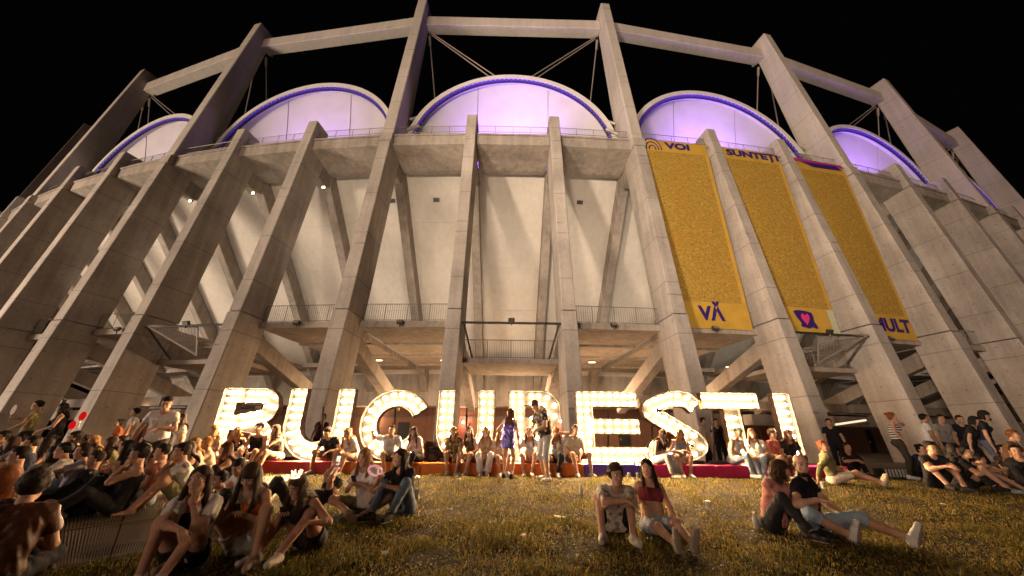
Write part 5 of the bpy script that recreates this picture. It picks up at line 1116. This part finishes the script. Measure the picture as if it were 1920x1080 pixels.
def phone(pos, look, label, tilt=55):
    e = empty('phone', pos, label, 'phone', 'phones held in hands'); d = (Vector(look)-Vector(pos)); rz = math.atan2(d.y, d.x)-math.pi/2
    a = MB(); a.box((0, 0, 0), (.072, .009, .148)); b = MB(); b.box((0, .0052, 0), (.064, .001, .136)); c = MB(); c.box((.02, -.0062, .05), (.022, .004, .03))
    for mb, n_, m in ((a, 'case', M['phone']), (b, 'screen', M['screen']), (c, 'camera_bump', M['phone'])): mb.build(n_, m, e)
    e.rotation_euler = (R(-tilt), 0, rz); e.rotation_mode = 'XYZ'
def mid(a, b): return (Vector(a)+Vector(b))/2
phone(mid(f4['LHp'], f4['RHp'])+Vector((0, 0, .015)), f4['head'], 'phone held by the woman in the orange bandeau', -35)
phone(f5['RHp'], f5['head'], 'phone held by the girl with the glowing crown', -30)
phone(f6['RHp'], f6['head'], 'phone held up by the person lying on the lawn', 10)
phone(mid(f7['LHp'], f7['RHp']), f7['head'], 'phone held by the woman in the loose white t-shirt', -35)
for nm, ps, lb in (('wristband', f6['L'], 'bright pink wristband on the left arm of the person lying down'), ('wristband', f6['R'], 'pale pink wristband on the right arm of the person lying down'), ('bracelet', f3['L'], 'thin dark red bracelet on the raised wrist of the woman in white'), ('wristband', f8['R'], 'pale band on the wrist of the woman holding the light ring')):
    mb = MB(); r = .036 if nm == 'wristband' else .029; pts = [(r*math.cos(a), r*math.sin(a), 0) for a in np.linspace(0, 2*math.pi, 17)]; mb.tube(pts, .010 if nm == 'wristband' else .004, 6)
    tag(mb.build(nm, M['wrist'] if nm == 'wristband' else M['pink'], None, ps, smooth=True), lb, 'wristband')
# crown of light on the girl's head
def crown():
    t = f5['top']; e = empty('glowing_headband', t-Vector((0, 0, .008)), 'glowing white crown headband on the seated girl', 'crown'); e.rotation_euler = (R(8), 0, R(-12)); r = .046
    mb = MB(); n = 30; pts = [(r*math.cos(a), r*math.sin(a), 0) for a in np.linspace(0, 2*math.pi, n+1)]; mb.tube(pts, .008, 6); mb.build('band', M['crownglow'], e)
    for k in range(6):
        a = 2*math.pi*k/6-math.pi/2; a0, a1 = a-.46, a+.46; q = lambda an, z, rr=1: (r*rr*math.cos(an), r*rr*math.sin(an), z)
        mb = MB(); mb.add([q(a0, .004), q(a1, .004), q(a, .056, 1.15), q(a0, .004, .93), q(a1, .004, .93), q(a, .056, 1.05)], [(0, 1, 2), (5, 4, 3), (0, 2, 5, 3), (1, 4, 5, 2), (0, 3, 4, 1)]); s_ = mb.build('spike', M['crownglow'], e)
        mb = MB(); mb.lathe([(.002, -.008), (.008, 0), (.002, .008)], q(a, .060, 1.1), 8); mb.build('tip', M['crownglow'], s_)
    point('headband_light', t+Vector((0, -.02, .08)), .55, (1, .78, .45), .06)
crown()
mb = MB(); pts = [(.100*math.cos(a), 0, .072*math.sin(a)) for a in np.linspace(0, 2*math.pi, 33)]; mb.tube(pts, .015, 8); o = mb.build('light_ring', M['pinkglow'], None, f8['RHp']+Vector((-.09, -.03, .02)), smooth=True); o.rotation_euler = (R(25), R(8), 0); tag(o, 'pale pink glowing ring held by the woman in blue jeans', 'light ring')
# bags
def handbag(px, py, label, sz, m):
    x, y, z = on_ground(px, py); e = empty('handbag', (x, y, z), label, 'bag', rz=R(20)); b = MB(); w_, h_, d_ = sz
    b.add([(-w_*.5, -d_*.5, .01), (w_*.5, -d_*.5, .01), (w_*.5, d_*.5, .01), (-w_*.5, d_*.5, .01), (-w_*.42, -d_*.22, h_), (w_*.42, -d_*.22, h_), (w_*.42, d_*.22, h_), (-w_*.42, d_*.22, h_)], [(0, 3, 2, 1), (4, 5, 6, 7), (0, 1, 5, 4), (1, 2, 6, 5), (2, 3, 7, 6), (3, 0, 4, 7)])
    o = b.build('pouch', m, e); bevel(o, .02, 3)
    f = MB(); f.box((0, -d_*.42, h_*.72), (w_*.86, .014, h_*.42)); o = f.build('flap', m, e); bevel(o, .005, 2); c = MB(); c.box((0, -d_*.47, h_*.52), (.03, .012, .03)); c.build('clasp', M['cable'], o)
    s_ = MB(); s_.tube([(-w_*.4, 0, h_), (-w_*.32, .01, h_*1.7), (0, .02, h_*2.1), (w_*.32, .01, h_*1.7), (w_*.4, 0, h_)], .007, 6); s_.build('strap', M['chain'], e)
handbag(566, 1032, 'small pale handbag with a dark strap beside the girl with the crown', (.17, .13, .07), M['leather'])
handbag(773, 938, 'white bag on the grass beside the woman in blue jeans', (.22, .19, .10), M['white_plastic'])
handbag(1232, 955, 'grey brown bag in the lap of the woman with stretched legs', (.18, .13, .08), mat('taupe_leather', (.22, .16, .12), .5))
# white round fan, red discs
def paddle(pos, r, m, label, face=-30, name='round_fan'):
    e = empty(name, pos, label, 'fan', rz=R(face)); a = MB(); a.bar((0, -.006, .0), (0, .006, 0), r, 24); a.build('disc', m, e, (0, 0, r+.06)); h_ = MB(); h_.bar((0, 0, -.10), (0, 0, .08), .012, 6); h_.build('handle', M['white_plastic'], e)
paddle(pf['RHp'], .13, mat('pale_pink_card', (.42, .30, .25), .8), 'white round fan held up at the far left', -20)
paddle(pr['top']+Vector((-.05, -.1, -.04)), .095, M['reddisc'], 'lower of the two red round fans in the left crowd', -10); paddle(pr['top']+Vector((.09, -.1, .15)), .095, M['reddisc'], 'upper of the two red round fans in the left crowd', -10)
# bottles and cups
def bottle(x, y, z, label, m, h=.21, cat='bottle'):
    e = empty('bottle' if cat == 'bottle' else 'cup', (x, y, z), label, cat, 'bottles and cups left on the ground')
    a = MB()
    if cat == 'bottle':
        a.lathe([(.030, 0), (.033, .01), (.033, h*.62), (.014, h*.84), (.013, h*.95)], n=12); a.build('body', m, e, smooth=True); c = MB(); c.lathe([(.015, h*.94), (.015, h)], n=10); c.build('cap', M['white_plastic'], e)
    else: a.lathe([(.028, 0), (.040, h), (.037, h), (.026, .006)], n=14); a.build('body', m, e); c = MB(); c.lathe([(.0415, h-.006), (.0415, h+.002), (.037, h+.002)], n=14); c.build('rim', M['white_plastic'], e)
for px, py, lb, cat, h in ((208, 932, 'clear bottle at the back edge of the ribbed mat', 'bottle', .20), (243, 936, 'leftmost clear cup at the back edge of the ribbed mat', 'cup', .12), (254, 935, 'right one of two clear cups at the back edge of the ribbed mat', 'cup', .12), (1180, 897, 'clear cup standing before the violet box', 'cup', .12), (1196, 897, 'second clear cup standing before the violet box', 'cup', .12), (200, 926, 'small can near the bottle on the ribbed mat', 'cup', .10), (1896, 905, 'clear bottle on the grass at the right edge', 'bottle', .21)):
    x, y, z = on_ground(px, py); bottle(x, y, z+(.04 if px < 300 else 0), lb, M['clear'], h, cat)
x, y = at(416, 860, 10.5); bottle(x, y, .292, 'clear water bottle standing on the red box under the letter B', M['clear'], .22)
x, y = at(1188, 862, 10.45); bottle(x, y, .292, 'clear bottle standing on the violet box under the letter E', M['clear'], .22)
mb = MB(); mb.lathe([(.06, 0), (.075, .02), (.05, .05), (.02, .06)], n=7); x, y, z = on_ground(782, 897); o = mb.build('paper_ball', M['white_plastic'], None, (x, y, z)); tag(o, 'crumpled white paper on the grass before the orange box', 'paper')
mb = MB(); mb.box((0, 0, .012), (.16, .03, .012)); x, y, z = on_ground(1050, 975); o = mb.build('paper_scrap', M['white_plastic'], None, (x, y, z+.03)); o.rotation_euler = (R(12), R(8), R(10)); tag(o, 'small white paper scrap in the middle of the lawn', 'paper')

# things lying about between the groups
for k, (px, py, kind, lb) in enumerate(((330, 962, 'cup', 'clear cup on the ribbed mat near the woman in the open white shirt'), (600, 978, 'can', 'small can on the grass below the person lying down'), (690, 968, 'cup', 'cup on the grass before the woman in the loose white t-shirt'),
        (1090, 930, 'bottle', 'bottle lying upright on the lawn left of the couple'), (1330, 958, 'cup', 'cup on the lawn between the two couples'), (1420, 996, 'bottle', 'bottle beside the woman in the pink top'), (860, 912, 'cup', 'cup on the lawn before the second letter U'),
        (1545, 918, 'cup', 'cup on the lawn below the person in boots'), (150, 905, 'bottle', 'bottle among the legs of the left crowd'), (320, 905, 'can', 'can beside the bare foot of the man covering his mouth'))):
    x, y, z = on_ground(px, py); bottle(x, y, z+.02, lb, M['clear'] if kind != 'can' else mat('can_paint', (.35, .05, .04), .3, .6), {'cup': .12, 'can': .12, 'bottle': .2}[kind], 'bottle' if kind == 'bottle' else 'cup')
for k, (px, py, c, lb) in enumerate(((842, 960, W8, 'white paper napkin on the middle of the lawn'), (980, 1010, CR, 'beige paper scrap low in the middle of the lawn'), (1300, 1040, W8, 'white paper scrap in front of the couple'), (1500, 1030, CR, 'beige paper wrapper before the man in blue shorts'), (1770, 950, W8, 'white paper scrap at the right of the lawn'), (720, 1045, W8, 'white paper scrap near the bottom left of the lawn'))):
    x, y, z = on_ground(px, py); mb = MB(); n = 5; vs = []; rg = random.Random(k)
    for a in range(n):
        for b in range(n): vs.append((-.05+.1*a/(n-1), -.035+.07*b/(n-1), rg.uniform(0, .022)))
    mb.add(vs, [(a*n+b, a*n+b+1, (a+1)*n+b+1, (a+1)*n+b) for a in range(n-1) for b in range(n-1)]); o = mb.build('paper_scrap', cloth(c), None, (x, y, z+.03)); o.rotation_euler = (0, 0, k); tag(o, lb, 'paper', 'paper scraps on the lawn')
for px, py, c, lb in ((70, 905, BK, 'black rucksack among the legs at the left'), (296, 915, (.25, .16, .10), 'brown rucksack at the back edge of the ribbed mat'), (1822, 900, BK, 'black rucksack before the crowd at the right')):
    x, y, z = on_ground(px, py); e = empty('rucksack', (x, y, z), lb, 'backpack', rz=px*.7); a = MB(); a.box((0, 0, .17), (.28, .17, .34)); o = a.build('body', cloth(c), e); bevel(o, .06, 3); a = MB(); a.box((0, -.10, .12), (.20, .06, .17)); o = a.build('pocket', cloth(c), e); bevel(o, .02, 2); a = MB(); a.tube([(-.05, .02, .33), (-.03, .02, .39), (.03, .02, .39), (.05, .02, .33)], .008, 5); a.build('handle', cloth(c), e)
# backpack and peach board by the letter C
x, y = at(812, 850, 10.75)
e = empty('backpack', (x, y, .292), 'dark backpack leaning on a peach board right of the letter C', 'backpack'); a = MB(); a.box((0, 0, .18), (.30, .16, .36)); o = a.build('body', cloth(BK), e); bevel(o, .05, 3); a = MB(); a.box((0, -.1, .12), (.22, .06, .18)); o = a.build('pocket', cloth(BK), e); bevel(o, .02, 2); a = MB(); a.tube([(-.06, .02, .36), (-.03, .02, .42), (.03, .02, .42), (.06, .02, .36)], .008, 5); a.build('handle', cloth(BK), e)
mb = MB(); mb.box((x-.02, 11.2, .54), (.62, .03, .50)); o = mb.build('board', mat('peach_board', (.62, .36, .26), .6, noise=.1)); tag(o, 'peach coloured board standing behind the backpack', 'board'); bevel(o, .006)
# slatted crate and stone block at the right
x, y, z = on_ground(1680, 896)
e = empty('slatted_crate', (x, y, z), 'low crate with pale upright slats on the lawn before the striped woman', 'crate')
for k in range(9):
    a = MB(); a.box((-.36+k*.09, -.16, .12), (.045, .015, .20)); a.build('slat', M['white_plastic'], e)
a = MB(); a.box((0, 0, .015), (.82, .34, .03)); a.box((0, .15, .12), (.82, .02, .2)); a.box((0, -.145, .225), (.82, .012, .02)); a.build('frame', M['steel'], e)
x, y, z = on_ground(1905, 900)
mb = MB(); mb.box((x+.75, y+.45, .19), (2.6, .6, .42)); o = mb.build('stone_block', M['grey_conc']); tag(o, 'low grey stone block at the right edge of the lawn', 'stone block'); bevel(o, .03)
# dark service van and stacked cases deep under the right bays
mb = MB(); mb.box((0, 0, .55), (2.3, .8, 1.1)); x, y, z = P(3.45, .3, 4.6, 0); o = mb.build('equipment_case', M['black'], None, (x, y, .012)); bevel(o, .05); tag(o, 'dark equipment case in the shade right of the letter I', 'case')
